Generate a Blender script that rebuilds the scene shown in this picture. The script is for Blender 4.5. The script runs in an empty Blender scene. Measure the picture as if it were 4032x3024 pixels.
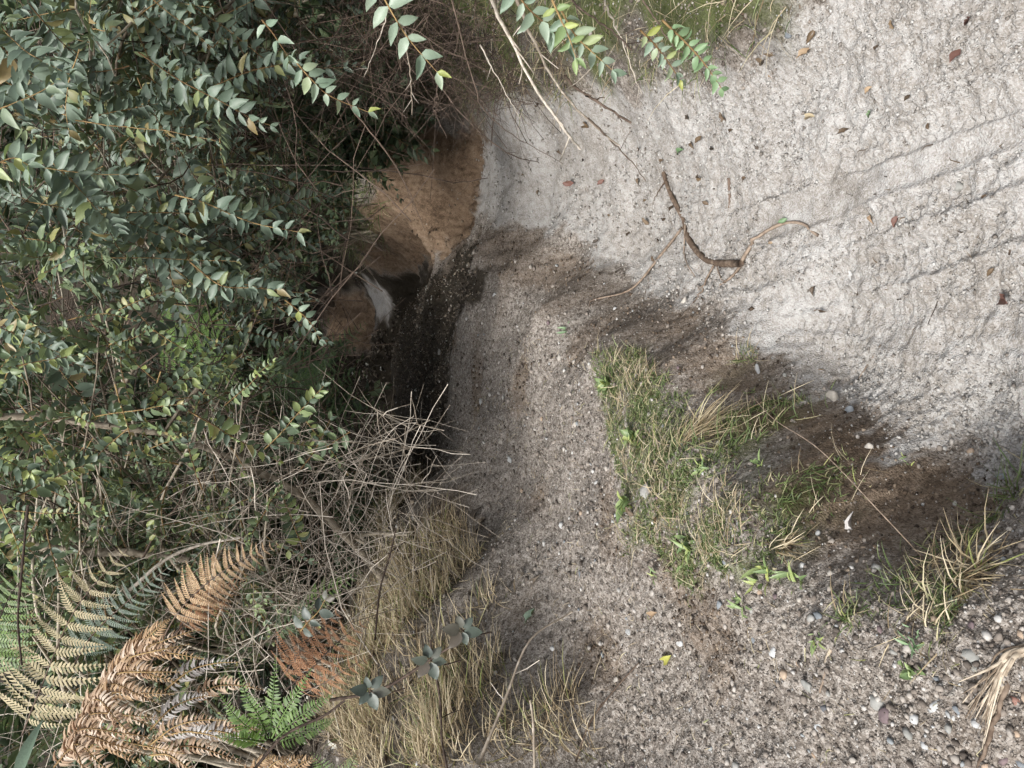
import bpy, math, random
import numpy as np
from mathutils import Matrix, Vector

random.seed(7)
RNG = np.random.default_rng(11)
SC = bpy.context.scene
COL = SC.collection

# ------------------------------------------------------------------ camera
# The photograph was taken upright and stored lying on its side: world "up" points to the image's left edge.
PITCH = math.radians(22.0)
CAMZ = 1.55
FOV = math.radians(67.3)
F_ = np.array([0, math.cos(PITCH), -math.sin(PITCH)])
U_ = np.array([0, math.sin(PITCH), math.cos(PITCH)])
R_ = np.array([1.0, 0, 0])
CAM = np.array([0, 0, CAMZ])
cam_d = bpy.data.cameras.new('camera')
cam_d.sensor_fit = 'HORIZONTAL'
cam_d.angle = FOV
cam_d.clip_start = 0.02
cam_d.clip_end = 500
cam = bpy.data.objects.new('camera', cam_d)
COL.objects.link(cam)
m = Matrix.Identity(4)
for i in range(3):
    m[i][0] = -U_[i]; m[i][1] = R_[i]; m[i][2] = -F_[i]; m[i][3] = CAM[i]
cam.matrix_world = m
SC.camera = cam

# ------------------------------------------------------------------ sky, sun, exposure
SUN_EL = math.radians(54); SUN_AZ = math.radians(-138)      # azimuth from +Y towards +X
w = bpy.data.worlds.new('World'); SC.world = w; w.use_nodes = True
nt = w.node_tree; nt.nodes.clear()
o_ = nt.nodes.new('ShaderNodeOutputWorld'); bg = nt.nodes.new('ShaderNodeBackground')
sk = nt.nodes.new('ShaderNodeTexSky'); sk.sky_type = 'NISHITA'; sk.sun_disc = False
sk.sun_elevation = SUN_EL; sk.sun_rotation = SUN_AZ
sk.air_density = 1.0; sk.dust_density = 4.0; sk.ozone_density = 1.0
hs = nt.nodes.new('ShaderNodeHueSaturation'); hs.inputs['Saturation'].default_value = 0.35
nt.links.new(sk.outputs[0], hs.inputs['Color']); nt.links.new(hs.outputs[0], bg.inputs[0])
bg.inputs[1].default_value = 0.125
nt.links.new(bg.outputs[0], o_.inputs[0])
sd = bpy.data.lights.new('sun', 'SUN'); sd.energy = 2.7; sd.angle = math.radians(11); sd.color = (1.0, 0.975, 0.94)
sun = bpy.data.objects.new('sun', sd); COL.objects.link(sun)
sv = Vector((math.cos(SUN_EL) * math.sin(SUN_AZ), math.cos(SUN_EL) * math.cos(SUN_AZ), math.sin(SUN_EL)))
sun.rotation_euler = sv.to_track_quat('Z', 'Y').to_euler(); sun.location = (0, 0, 12)
vs = SC.view_settings
vs.view_transform = 'Standard'; vs.look = 'None'; vs.exposure = 0.62; vs.gamma = 1.0; vs.use_curve_mapping = False
SC.cycles.max_bounces = 4; SC.cycles.diffuse_bounces = 2; SC.cycles.glossy_bounces = 2
SC.cycles.transmission_bounces = 3; SC.cycles.transparent_max_bounces = 4
SC.cycles.sample_clamp_indirect = 4.0
SC.cycles.use_adaptive_sampling = True; SC.cycles.adaptive_threshold = 0.04

# ------------------------------------------------------------------ geometry helpers
def ray(u, v):
    a = -(u - 512) / 769.0; b = (384 - v) / 769.0
    return F_ + a * U_ + b * R_
def at_t(u, v, t): return CAM + t * ray(u, v)
def at_z(u, v, z):
    d = ray(u, v); return CAM + d * ((z - CAMZ) / d[2])
def at_y(u, v, y):
    d = ray(u, v); return CAM + d * (y / d[1])

def norm(a):
    a = np.asarray(a, float); return a / (np.linalg.norm(a, axis=-1, keepdims=True) + 1e-9)

_perm = RNG.permutation(4096)
_ga = RNG.uniform(0, 2 * math.pi, 4096)
_gx, _gy = np.cos(_ga), np.sin(_ga)
_rv = RNG.random((4096, 3))
def _h(ix, iy): return _perm[(_perm[ix & 4095] + iy) & 4095]
def perlin(x, y):
    ix = np.floor(x).astype(np.int64); iy = np.floor(y).astype(np.int64)
    fx = x - ix; fy = y - iy
    sx = fx * fx * fx * (fx * (fx * 6 - 15) + 10); sy = fy * fy * fy * (fy * (fy * 6 - 15) + 10)
    def g(dx, dy):
        h = _h(ix + dx, iy + dy); return _gx[h] * (fx - dx) + _gy[h] * (fy - dy)
    a = g(0, 0) * (1 - sx) + g(1, 0) * sx; b = g(0, 1) * (1 - sx) + g(1, 1) * sx
    return (a * (1 - sy) + b * sy) * 1.5
def worley(x, y):
    ix = np.floor(x).astype(np.int64); iy = np.floor(y).astype(np.int64)
    best = np.full(x.shape, 9.0); rv = np.zeros(x.shape)
    for dx in (-1, 0, 1):
        for dy in (-1, 0, 1):
            h = _h(ix + dx, iy + dy); r = _rv[h]
            d = (ix + dx + r[..., 0] - x) ** 2 + (iy + dy + r[..., 1] - y) ** 2
            k = d < best; best = np.where(k, d, best); rv = np.where(k, r[..., 2], rv)
    return np.sqrt(best), rv
def sstep(a, b, x):
    t = np.clip((x - a) / (b - a), 0, 1); return t * t * (3 - 2 * t)

def mesh_np(name, V, Fq, smooth=False):
    """V (n,3); Fq list of index arrays, each (k,3) or (k,4)."""
    me = bpy.data.meshes.new(name)
    Fq = [np.asarray(f, np.int32) for f in Fq if len(f)]
    loops = np.concatenate([f.ravel() for f in Fq]); tot = np.concatenate([np.full(len(f), f.shape[1], np.int32) for f in Fq])
    me.vertices.add(len(V)); me.vertices.foreach_set('co', np.asarray(V, np.float32).ravel())
    me.loops.add(len(loops)); me.loops.foreach_set('vertex_index', loops)
    me.polygons.add(len(tot)); st = np.zeros(len(tot), np.int32); st[1:] = np.cumsum(tot)[:-1]
    me.polygons.foreach_set('loop_start', st); me.polygons.foreach_set('loop_total', tot)
    if smooth: me.polygons.foreach_set('use_smooth', np.ones(len(tot), bool))
    me.update(calc_edges=True)
    return me

class MB:
    def __init__(s): s.V = []; s.T = []; s.Q = []; s.n = 0
    def add(s, V, T=None, Q=None):
        V = np.asarray(V, float)
        if T is not None and len(T): s.T.append(np.asarray(T) + s.n)
        if Q is not None and len(Q): s.Q.append(np.asarray(Q) + s.n)
        s.V.append(V); s.n += len(V)
    def tube(s, pts, rad, sides=5):
        pts = np.asarray(pts, float); n = len(pts)
        rad = np.broadcast_to(np.asarray(rad, float), (n,))
        d = norm(np.gradient(pts, axis=0)); ref = np.array([0.31, 0.2, 0.93])
        if abs(np.dot(d[0], norm(ref))) > 0.9: ref = np.array([1.0, 0.1, 0])
        a = norm(np.cross(d, ref)); b = np.cross(d, a)
        an = np.arange(sides) * 2 * math.pi / sides
        V = pts[:, None] + rad[:, None, None] * (a[:, None] * np.cos(an)[None, :, None] + b[:, None] * np.sin(an)[None, :, None])
        i = np.arange(n - 1)[:, None] * sides; j = np.arange(sides)[None]; k = (j + 1) % sides
        Q = np.stack([i + j, i + k, i + sides + k, i + sides + j], -1).reshape(-1, 4)
        T = [[0, q, q + 1] for q in range(1, sides - 1)] ; o = (n - 1) * sides
        T += [[o, o + q + 1, o + q] for q in range(1, sides - 1)]
        s.add(V.reshape(-1, 3), T, Q)
    def scatter(s, bv, bt, M, P):
        """base verts (k,3), tris (t,3), M (n,3,3) with columns = scaled axes, P (n,3)"""
        n = len(P)
        if n == 0: return
        V = np.einsum('nij,kj->nki', M, bv) + P[:, None]
        T = np.asarray(bt)[None] + (np.arange(n) * len(bv))[:, None, None]
        s.add(V.reshape(-1, 3), T.reshape(-1, 3))
    def mesh(s, name, smooth=False):
        V = np.concatenate(s.V); F = []
        if s.T: F.append(np.concatenate(s.T))
        if s.Q: F.append(np.concatenate(s.Q))
        return mesh_np(name, V, F, smooth)

def link(name, data, parent=None, mat=None):
    o = bpy.data.objects.new(name, data); COL.objects.link(o)
    if parent is not None: o.parent = parent
    if mat is not None and data is not None and not data.materials: data.materials.append(mat)
    return o
def tag(o, label=None, cat=None, group=None, kind=None):
    if label: o['label'] = label
    if cat: o['category'] = cat
    if group: o['group'] = group
    if kind: o['kind'] = kind
    return o
def thing(name, loc, label, cat, group=None):
    o = bpy.data.objects.new(name, None); COL.objects.link(o); o.location = loc; o.empty_display_size = 0.05
    return tag(o, label, cat, group)
def spline(pts, n=12):
    pts = np.asarray(pts, float)
    if len(pts) == 2: return pts[0] + (pts[1] - pts[0]) * np.linspace(0, 1, n)[:, None]
    P = np.vstack([2 * pts[0] - pts[1], pts, 2 * pts[-1] - pts[-2]]); out = []
    k = len(pts) - 1
    for q in np.linspace(0, k - 1e-6, n):
        i = int(q); t = q - i; a, b, c, d = P[i:i + 4]
        out.append(0.5 * ((2 * b) + (c - a) * t + (2 * a - 5 * b + 4 * c - d) * t * t + (3 * b - a - 3 * c + d) * t ** 3))
    return np.array(out)
def basis(x, nrm):
    """columns x, y, z with z near nrm; arrays (n,3)"""
    x = norm(x); y = norm(np.cross(nrm, x)); z = np.cross(x, y)
    return np.stack([x, y, z], -1)
def mat4(B, p, s=1.0):
    m = Matrix.Identity(4)
    s = np.broadcast_to(np.asarray(s, float), (3,))
    for i in range(3):
        for j in range(3): m[i][j] = B[i][j] * s[j]
        m[i][3] = p[i]
    return m

# ------------------------------------------------------------------ materials
def new_mat(name):
    mt = bpy.data.materials.new(name); mt.use_nodes = True
    n = mt.node_tree; return mt, n, n.nodes['Principled BSDF']
def N(n, t, **kw):
    x = n.nodes.new(t)
    for k, v in kw.items(): setattr(x, k, v)
    return x
def rnd_node(n):
    """one random number per leaf, whether the leaf is an object or an island of a joined mesh"""
    g = N(n, 'ShaderNodeNewGeometry'); o = N(n, 'ShaderNodeObjectInfo')
    a = N(n, 'ShaderNodeMath', operation='ADD'); f = N(n, 'ShaderNodeMath', operation='FRACT')
    n.links.new(g.outputs['Random Per Island'], a.inputs[0]); n.links.new(o.outputs['Random'], a.inputs[1]); n.links.new(a.outputs[0], f.inputs[0])
    return f.outputs[0]
def ramp(n, src, stops, interp='LINEAR'):
    r = N(n, 'ShaderNodeValToRGB'); r.color_ramp.interpolation = interp
    e = r.color_ramp.elements
    while len(e) < len(stops): e.new(0.5)
    for q, (p, c) in zip(e, stops): q.position = p; q.color = (*c, 1)
    n.links.new(src, r.inputs[0]); return r.outputs[0]
def leaf_mat(name, stops, rough=0.4, trans=0.18, spec=0.5, under=None, mott=0.35):
    mt, n, b = new_mat(name)
    col = ramp(n, rnd_node(n), stops)
    tc = N(n, 'ShaderNodeTexCoord'); nz = N(n, 'ShaderNodeTexNoise'); nz.inputs['Scale'].default_value = 38; nz.inputs['Detail'].default_value = 3
    n.links.new(tc.outputs['Object'], nz.inputs['Vector'])
    mp = N(n, 'ShaderNodeMapRange'); mp.inputs[3].default_value = 1 - mott; mp.inputs[4].default_value = 1 + mott
    n.links.new(nz.outputs[0], mp.inputs[0])
    mx = N(n, 'ShaderNodeMix', data_type='RGBA', blend_type='MULTIPLY'); mx.inputs[0].default_value = 1
    n.links.new(col, mx.inputs[6]); n.links.new(mp.outputs[0], mx.inputs[7]); out = mx.outputs[2]
    if under:
        g = N(n, 'ShaderNodeNewGeometry'); m2 = N(n, 'ShaderNodeMix', data_type='RGBA')
        n.links.new(g.outputs['Backfacing'], m2.inputs[0]); n.links.new(out, m2.inputs[6]); m2.inputs[7].default_value = (*under, 1); out = m2.outputs[2]
    n.links.new(out, b.inputs['Base Color'])
    b.inputs['Roughness'].default_value = rough; b.inputs['Specular IOR Level'].default_value = spec
    if trans:
        tr = N(n, 'ShaderNodeBsdfTranslucent'); ms = N(n, 'ShaderNodeMixShader'); ms.inputs[0].default_value = trans
        hs_ = N(n, 'ShaderNodeHueSaturation'); hs_.inputs['Hue'].default_value = 0.48; hs_.inputs['Saturation'].default_value = 1.2; hs_.inputs['Value'].default_value = 1.6
        n.links.new(out, hs_.inputs['Color']); n.links.new(hs_.outputs[0], tr.inputs[0])
        n.links.new(b.outputs[0], ms.inputs[1]); n.links.new(tr.outputs[0], ms.inputs[2])
        n.links.new(ms.outputs[0], n.nodes['Material Output'].inputs[0])
    return mt
def wood_mat(name, c0, c1, scale=60, rough=0.85, bump=0.4):
    mt, n, b = new_mat(name)
    tc = N(n, 'ShaderNodeTexCoord'); nz = N(n, 'ShaderNodeTexNoise'); nz.inputs['Scale'].default_value = scale; nz.inputs['Detail'].default_value = 6
    n.links.new(tc.outputs['Object'], nz.inputs['Vector'])
    ad = N(n, 'ShaderNodeMath', operation='ADD'); n.links.new(nz.outputs[0], ad.inputs[0])
    mr = N(n, 'ShaderNodeMapRange'); mr.inputs[3].default_value = -0.25; mr.inputs[4].default_value = 0.25
    n.links.new(rnd_node(n), mr.inputs[0]); n.links.new(mr.outputs[0], ad.inputs[1])
    n.links.new(ramp(n, ad.outputs[0], [(0.3, c0), (0.7, c1)]), b.inputs['Base Color'])
    b.inputs['Roughness'].default_value = rough; b.inputs['Specular IOR Level'].default_value = 0.25
    bp = N(n, 'ShaderNodeBump'); bp.inputs['Strength'].default_value = bump; bp.inputs['Distance'].default_value = 0.004
    n.links.new(nz.outputs[0], bp.inputs['Height']); n.links.new(bp.outputs[0], b.inputs['Normal'])
    return mt
def stone_mat(name, stops, rough=0.8):
    mt, n, b = new_mat(name)
    col = ramp(n, rnd_node(n), stops)
    tc = N(n, 'ShaderNodeTexCoord'); nz = N(n, 'ShaderNodeTexNoise'); nz.inputs['Scale'].default_value = 90; nz.inputs['Detail'].default_value = 5
    n.links.new(tc.outputs['Object'], nz.inputs['Vector'])
    mp = N(n, 'ShaderNodeMapRange'); mp.inputs[3].default_value = 0.55; mp.inputs[4].default_value = 1.4
    n.links.new(nz.outputs[0], mp.inputs[0])
    mx = N(n, 'ShaderNodeMix', data_type='RGBA', blend_type='MULTIPLY'); mx.inputs[0].default_value = 1
    n.links.new(col, mx.inputs[6]); n.links.new(mp.outputs[0], mx.inputs[7]); n.links.new(mx.outputs[2], b.inputs['Base Color'])
    b.inputs['Roughness'].default_value = rough; b.inputs['Specular IOR Level'].default_value = 0.3
    bp = N(n, 'ShaderNodeBump'); bp.inputs['Strength'].default_value = 0.5; bp.inputs['Distance'].default_value = 0.002
    n.links.new(nz.outputs[0], bp.inputs['Height']); n.links.new(bp.outputs[0], b.inputs['Normal'])
    return mt

def ground_mat():
    mt, n, b = new_mat('earth')
    at = N(n, 'ShaderNodeAttribute', attribute_name='zone'); sp = N(n, 'ShaderNodeSeparateColor'); n.links.new(at.outputs['Color'], sp.inputs[0])
    tc = N(n, 'ShaderNodeTexCoord').outputs['Object']
    def noise(s, d=5, r=0.6):
        x = N(n, 'ShaderNodeTexNoise'); x.inputs['Scale'].default_value = s; x.inputs['Detail'].default_value = d; x.inputs['Roughness'].default_value = r
        n.links.new(tc, x.inputs['Vector']); return x.outputs[0]
    def voro(s):
        x = N(n, 'ShaderNodeTexVoronoi'); x.inputs['Scale'].default_value = s; n.links.new(tc, x.inputs['Vector'])
        q = N(n, 'ShaderNodeSeparateColor'); n.links.new(x.outputs['Color'], q.inputs[0]); return q.outputs[0], x.outputs['Distance']
    n1 = noise(3.2, 2); n2 = noise(26, 4); n3 = noise(210, 2); v1, vd = voro(95); v2, _ = voro(230)
    def mixn(a, c, f=0.5):
        x = N(n, 'ShaderNodeMix', data_type='FLOAT'); x.inputs[0].default_value = f; n.links.new(a, x.inputs[2]); n.links.new(c, x.inputs[3]); return x.outputs[0]
    def mixc(f, a, c):
        x = N(n, 'ShaderNodeMix', data_type='RGBA'); n.links.new(f, x.inputs[0]); n.links.new(a, x.inputs[6]); n.links.new(c, x.inputs[7]); return x.outputs[2]
    sand = ramp(n, mixn(mixn(n1, n2, 0.55), v2, 0.2), [(0.25, (0.15, 0.13, 0.11)), (0.40, (0.27, 0.248, 0.222)), (0.55, (0.39, 0.375, 0.357)), (0.75, (0.5, 0.495, 0.482))])
    grav = ramp(n, mixn(mixn(n2, v1, 0.55), v2, 0.35), [(0.15, (0.06, 0.05, 0.042)), (0.4, (0.17, 0.147, 0.125)), (0.6, (0.285, 0.255, 0.225)), (0.85, (0.43, 0.4, 0.365))])
    brown = ramp(n, mixn(mixn(n1, n2, 0.6), v2, 0.2), [(0.25, (0.045, 0.032, 0.023)), (0.43, (0.12, 0.088, 0.062)), (0.6, (0.21, 0.16, 0.118)), (0.8, (0.31, 0.26, 0.205))])
    dark = ramp(n, mixn(n2, n3, 0.4), [(0.25, (0.012, 0.01, 0.007)), (0.55, (0.035, 0.028, 0.019)), (0.8, (0.08, 0.064, 0.045))])  # dark soil and litter, albedo lowered further to stand in for shade
    moss = ramp(n, mixn(n2, n3, 0.5), [(0.3, (0.03, 0.045, 0.012)), (0.6, (0.1, 0.13, 0.03)), (0.8, (0.2, 0.22, 0.07))])
    clay = ramp(n, mixn(mixn(n1, n2, 0.6), v2, 0.15), [(0.28, (0.045, 0.03, 0.02)), (0.42, (0.125, 0.085, 0.055)), (0.56, (0.22, 0.155, 0.105)), (0.75, (0.31, 0.25, 0.19))])
    ac = N(n, 'ShaderNodeAttribute', attribute_name='cut'); brown = mixc(ac.outputs['Fac'], brown, clay)
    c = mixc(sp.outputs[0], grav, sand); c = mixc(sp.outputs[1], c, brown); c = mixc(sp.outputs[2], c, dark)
    c = mixc(at.outputs['Alpha'], c, moss)
    n.links.new(c, b.inputs['Base Color']); b.inputs['Roughness'].default_value = 0.95; b.inputs['Specular IOR Level'].default_value = 0.15
    bp = N(n, 'ShaderNodeBump'); bp.inputs['Strength'].default_value = 1.0; bp.inputs['Distance'].default_value = 0.011
    n.links.new(mixn(n2, n3, 0.5), bp.inputs['Height']); n.links.new(bp.outputs[0], b.inputs['Normal'])
    return mt

M_GROUND = ground_mat()
M_TUTU = leaf_mat('glossy_leaf', [(0, (0.055, 0.085, 0.055)), (0.45, (0.105, 0.15, 0.105)), (0.85, (0.16, 0.215, 0.155)), (0.93, (0.16, 0.2, 0.07)), (1, (0.2, 0.15, 0.06))], rough=0.55, trans=0.1, spec=0.8, under=(0.13, 0.17, 0.085))
M_PALE = leaf_mat('pale_leaf', [(0, (0.17, 0.24, 0.17)), (0.75, (0.3, 0.37, 0.28)), (0.93, (0.3, 0.34, 0.1)), (1, (0.26, 0.28, 0.06))], rough=0.45, trans=0.2, spec=0.5, under=(0.2, 0.28, 0.13))
M_OVAL = leaf_mat('oval_leaf', [(0, (0.06, 0.09, 0.06)), (0.4, (0.11, 0.155, 0.09)), (0.75, (0.19, 0.25, 0.11)), (0.94, (0.3, 0.35, 0.12)), (1, (0.3, 0.24, 0.12))], rough=0.45, trans=0.15, spec=0.5, under=(0.13, 0.17, 0.09))
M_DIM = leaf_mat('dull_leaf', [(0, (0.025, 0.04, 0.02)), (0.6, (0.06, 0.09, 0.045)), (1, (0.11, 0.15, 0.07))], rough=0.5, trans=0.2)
M_BRAMBLE = leaf_mat('bramble_leaf', [(0, (0.045, 0.06, 0.05)), (0.7, (0.08, 0.1, 0.08)), (1, (0.12, 0.1, 0.08))], rough=0.45, trans=0.08)
M_FGREEN = leaf_mat('green_frond', [(0, (0.07, 0.13, 0.03)), (1, (0.15, 0.24, 0.06))], rough=0.5, trans=0.22)
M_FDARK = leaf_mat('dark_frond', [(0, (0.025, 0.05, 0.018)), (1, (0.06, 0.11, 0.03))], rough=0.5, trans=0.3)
M_FBLUE = leaf_mat('bluish_frond', [(0, (0.12, 0.17, 0.13)), (1, (0.22, 0.28, 0.22))], rough=0.5, trans=0.12)
M_FBEIGE = leaf_mat('beige_frond', [(0, (0.26, 0.23, 0.14)), (1, (0.46, 0.4, 0.26))], rough=0.7, trans=0.15, spec=0.2)
M_FTAN = leaf_mat('tan_frond', [(0, (0.28, 0.18, 0.1)), (1, (0.52, 0.38, 0.24))], rough=0.7, trans=0.1, spec=0.2)
M_FORANGE = leaf_mat('rust_frond', [(0, (0.17, 0.085, 0.045)), (1, (0.36, 0.2, 0.11))], rough=0.7, trans=0.12, spec=0.2)
M_FPALE = leaf_mat('bleached_frond', [(0, (0.3, 0.2, 0.13)), (0.6, (0.5, 0.38, 0.27)), (1, (0.62, 0.53, 0.44))], rough=0.7, trans=0.08, spec=0.2)
M_FGREY = leaf_mat('grey_frond', [(0, (0.3, 0.27, 0.25)), (1, (0.6, 0.58, 0.56))], rough=0.7, trans=0.05, spec=0.2)
M_GRASS = leaf_mat('grass_blade', [(0, (0.06, 0.095, 0.03)), (0.45, (0.12, 0.175, 0.06)), (0.75, (0.21, 0.25, 0.11)), (1, (0.45, 0.4, 0.25))], rough=0.5, trans=0.25)
M_STRAW = leaf_mat('dry_grass', [(0, (0.2, 0.15, 0.09)), (0.4, (0.4, 0.33, 0.21)), (0.85, (0.58, 0.51, 0.37)), (0.95, (0.3, 0.31, 0.12)), (1, (0.2, 0.26, 0.08))], rough=0.65, trans=0.15, spec=0.3)
M_LITTER = leaf_mat('litter', [(0, (0.05, 0.04, 0.03)), (0.6, (0.13, 0.105, 0.08)), (0.95, (0.24, 0.2, 0.15)), (1, (0.6, 0.6, 0.55))], rough=0.6, trans=0.05, spec=0.4)
M_WEED = leaf_mat('weed_leaf', [(0, (0.14, 0.21, 0.09)), (0.7, (0.25, 0.33, 0.14)), (1, (0.38, 0.42, 0.14))], rough=0.45, trans=0.2)
M_YELLOW = leaf_mat('yellowed_leaf', [(0, (0.4, 0.4, 0.1)), (1, (0.55, 0.5, 0.18))], rough=0.5, trans=0.2)
M_DEAD = leaf_mat('dead_leaf', [(0, (0.03, 0.022, 0.015)), (0.6, (0.09, 0.06, 0.035)), (1, (0.16, 0.11, 0.06))], rough=0.6, trans=0.03)
M_RED = leaf_mat('red_leaf', [(0, (0.09, 0.045, 0.034)), (1, (0.17, 0.085, 0.065))], rough=0.6, trans=0.05)
M_TAN = leaf_mat('tan_leaf', [(0, (0.26, 0.18, 0.11)), (1, (0.38, 0.28, 0.18))], rough=0.6, trans=0.05)
M_GREENLEAF = leaf_mat('fallen_green_leaf', [(0, (0.12, 0.2, 0.1)), (1, (0.22, 0.32, 0.17))], rough=0.45, trans=0.1)
M_TWIG = wood_mat('pale_twig', (0.24, 0.2, 0.155), (0.6, 0.54, 0.46))
M_DTWIG = wood_mat('dark_twig', (0.04, 0.028, 0.022), (0.15, 0.11, 0.085))
M_STEM = wood_mat('reddish_stem', (0.12, 0.07, 0.03), (0.32, 0.22, 0.1))
M_BARK = wood_mat('grey_bark', (0.14, 0.115, 0.085), (0.42, 0.37, 0.29), scale=35)
M_DRIFT = wood_mat('weathered_wood', (0.16, 0.12, 0.085), (0.58, 0.5, 0.39), scale=50)
M_STICK = wood_mat('brown_stick', (0.1, 0.07, 0.05), (0.3, 0.235, 0.18))
M_GRAVEL = stone_mat('gravel_bits', [(0, (0.075, 0.062, 0.052)), (0.35, (0.19, 0.16, 0.135)), (0.7, (0.3, 0.265, 0.23)), (0.9, (0.4, 0.37, 0.335)), (0.97, (0.48, 0.47, 0.45)), (1, (0.24, 0.26, 0.27))])
M_CRUMB = stone_mat('sand_crumbs', [(0, (0.16, 0.14, 0.12)), (0.3, (0.3, 0.28, 0.255)), (1, (0.47, 0.46, 0.44))], 0.95)
M_CLOD = stone_mat('earth_clods', [(0, (0.035, 0.025, 0.018)), (0.6, (0.12, 0.086, 0.06)), (1, (0.28, 0.225, 0.17))], 0.95)
STONES = {
    'grey': stone_mat('grey_stone', [(0, (0.27, 0.27, 0.25)), (1, (0.33, 0.32, 0.3))]),
    'pale': stone_mat('pale_stone', [(0, (0.34, 0.31, 0.27)), (1, (0.42, 0.39, 0.35))]),
    'white': stone_mat('white_stone', [(0, (0.4, 0.41, 0.41)), (1, (0.5, 0.5, 0.49))]),
    'blue': stone_mat('blue_grey_stone', [(0, (0.17, 0.185, 0.2)), (1, (0.24, 0.26, 0.275))]),
    'purple': stone_mat('purple_stone', [(0, (0.16, 0.12, 0.125)), (1, (0.2, 0.15, 0.15))]),
    'tan': stone_mat('tan_stone', [(0, (0.34, 0.25, 0.18)), (1, (0.42, 0.33, 0.25))]),
    'red': stone_mat('red_stone', [(0, (0.2, 0.11, 0.09)), (1, (0.25, 0.14, 0.11))]),
    'dark': stone_mat('dark_stone', [(0, (0.08, 0.085, 0.09)), (1, (0.12, 0.12, 0.13))]),
}

# ------------------------------------------------------------------ terrain
CP = []
def cz(*L):
    for u, v, z in L: CP.append(at_z(u, v, z))
def cy(*L):
    for u, v, y in L: CP.append(at_y(u, v, y))
def cw(*L):
    for p in L: CP.append(np.array(p, float))
# floor of the sandy gully
cz((1020, 20, .06), (1020, 150, 0), (1020, 300, -.02), (1020, 430, 0), (900, 50, .07), (900, 200, 0), (900, 330, -.03), (900, 405, 0),
   (800, 60, .06), (800, 150, 0), (800, 280, -.05), (800, 370, -.03), (700, 110, 0), (700, 200, -.06), (700, 280, -.07),
   (620, 115, -.05), (620, 200, -.14), (620, 262, -.18), (550, 115, -.1), (550, 180, -.22), (555, 228, -.27),
   (490, 125, -.2), (490, 200, -.32), (478, 215, -.36))
# bank beyond the track (towards the photo's top edge)
cz((760, 25, .17), (700, 50, .16), (640, 60, .14), (580, 62, .13), (520, 78, .1), (480, 95, .08))
cw((1.55, 2, .5), (2.1, 3, .85), (2.7, 4, 1.2), (1.45, 1, .28), (1.4, 0, .2), (2.2, 1, .7), (3.6, 3, 1.5), (4.5, 6, 2.0))
# lip of the gravel terrace and the earth face below it
cz((1020, 595, .43), (950, 592, .43), (860, 588, .42), (800, 555, .4), (765, 480, .36), (720, 425, .31), (650, 372, .27), (600, 335, .22), (550, 300, .16), (505, 268, .09), (480, 248, .03))
cz((1000, 500, .05), (940, 462, .03), (880, 428, .02), (820, 408, 0), (765, 360, 0), (700, 322, 0), (650, 315, 0), (612, 292, -.1), (575, 262, -.17), (535, 245, -.22), (500, 232, -.27))
# top of the terrace
cz((1000, 700, .47), (900, 700, .46), (800, 700, .44), (700, 700, .43), (700, 600, .42), (700, 500, .39), (600, 600, .4), (600, 500, .33), (600, 420, .27),
   (520, 500, .27), (520, 420, .2), (520, 345, .12), (470, 440, .12), (462, 385, .11), (458, 335, .09), (462, 300, .07))
# crest where it falls away, and the lower trail behind it
cz((430, 286, -.08), (402, 320, -.12), (392, 360, -.12), (400, 400, -.08), (432, 455, .1), (385, 290, -.5), (380, 310, -.48))
cw((0.6, 7.6, -.62), (0.0, 8.2, -.6), (-.8, 8.4, -.5))
# brown cut bank at the bend
cz((472, 130, -.3), (474, 170, -.36), (466, 212, -.4), (440, 252, -.46), (418, 268, -.5))
cy((388, 125, 5.95), (372, 170, 6.05), (364, 215, 6.9), (362, 250, 8.0), (366, 272, 8.8))
cw((2.6, 7.5, 1.0), (2.2, 9, .9))
# second bank far back
cy((366, 300, 10.2), (366, 345, 10.0), (338, 300, 10.7), (340, 345, 10.5), (372, 370, 9.0))
# bank with dry grass and ferns
cz((440, 470, .22), (480, 545, .4), (520, 610, .46), (560, 690, .49), (590, 755, .5))
cy((432, 560, 3.4), (405, 625, 3.0), (455, 745, 2.2), (385, 520, 4.1))
cw((-2.2, 2.5, 1.25), (-2.6, 4, 1.4), (-3, 6, 1.6), (-2, 1, .9), (-1.7, 6.2, .5), (-3.5, 9, 1.8), (-.9, 5.6, .05))
cw((0, 13, 1.9), (3, 12, 2.2), (-4, 12, 2.6), (5, 9, 2.2), (0, 18, 4), (6, 16, 4), (-6, 16, 4), (-5, 3, 2.2), (-4, -1, 1.2), (0, -2, .1), (-1.5, -2, .5), (1.5, -2, .25), (4, -1, 1.2), (-1.2, 0, .5), (0, 0.3, 0.02))
CP = np.array(CP)
EPS = 0.08
def _phi(dx, dy): return np.sqrt(dx * dx + dy * dy + EPS * EPS)
_A = _phi(CP[:, None, 0] - CP[None, :, 0], CP[:, None, 1] - CP[None, :, 1]) - 0.012 * np.eye(len(CP))
_n = len(CP)
_K = np.zeros((_n + 1, _n + 1)); _K[:_n, :_n] = _A; _K[_n, :_n] = 1; _K[:_n, _n] = 1
_W = np.linalg.solve(_K, np.append(CP[:, 2], 0))
def rbf(x, y):
    out = np.full(x.shape, _W[-1])
    for p, wgt in zip(CP, _W): out += wgt * _phi(x - p[0], y - p[1])
    return out
GX0, GX1, GY0, GY1, GD = -9.0, 9.0, -4.0, 20.0, 0.03
_gxs = np.arange(GX0, GX1 + GD, GD); _gys = np.arange(GY0, GY1 + GD, GD)
_GH = rbf(*np.meshgrid(_gxs, _gys))
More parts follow.
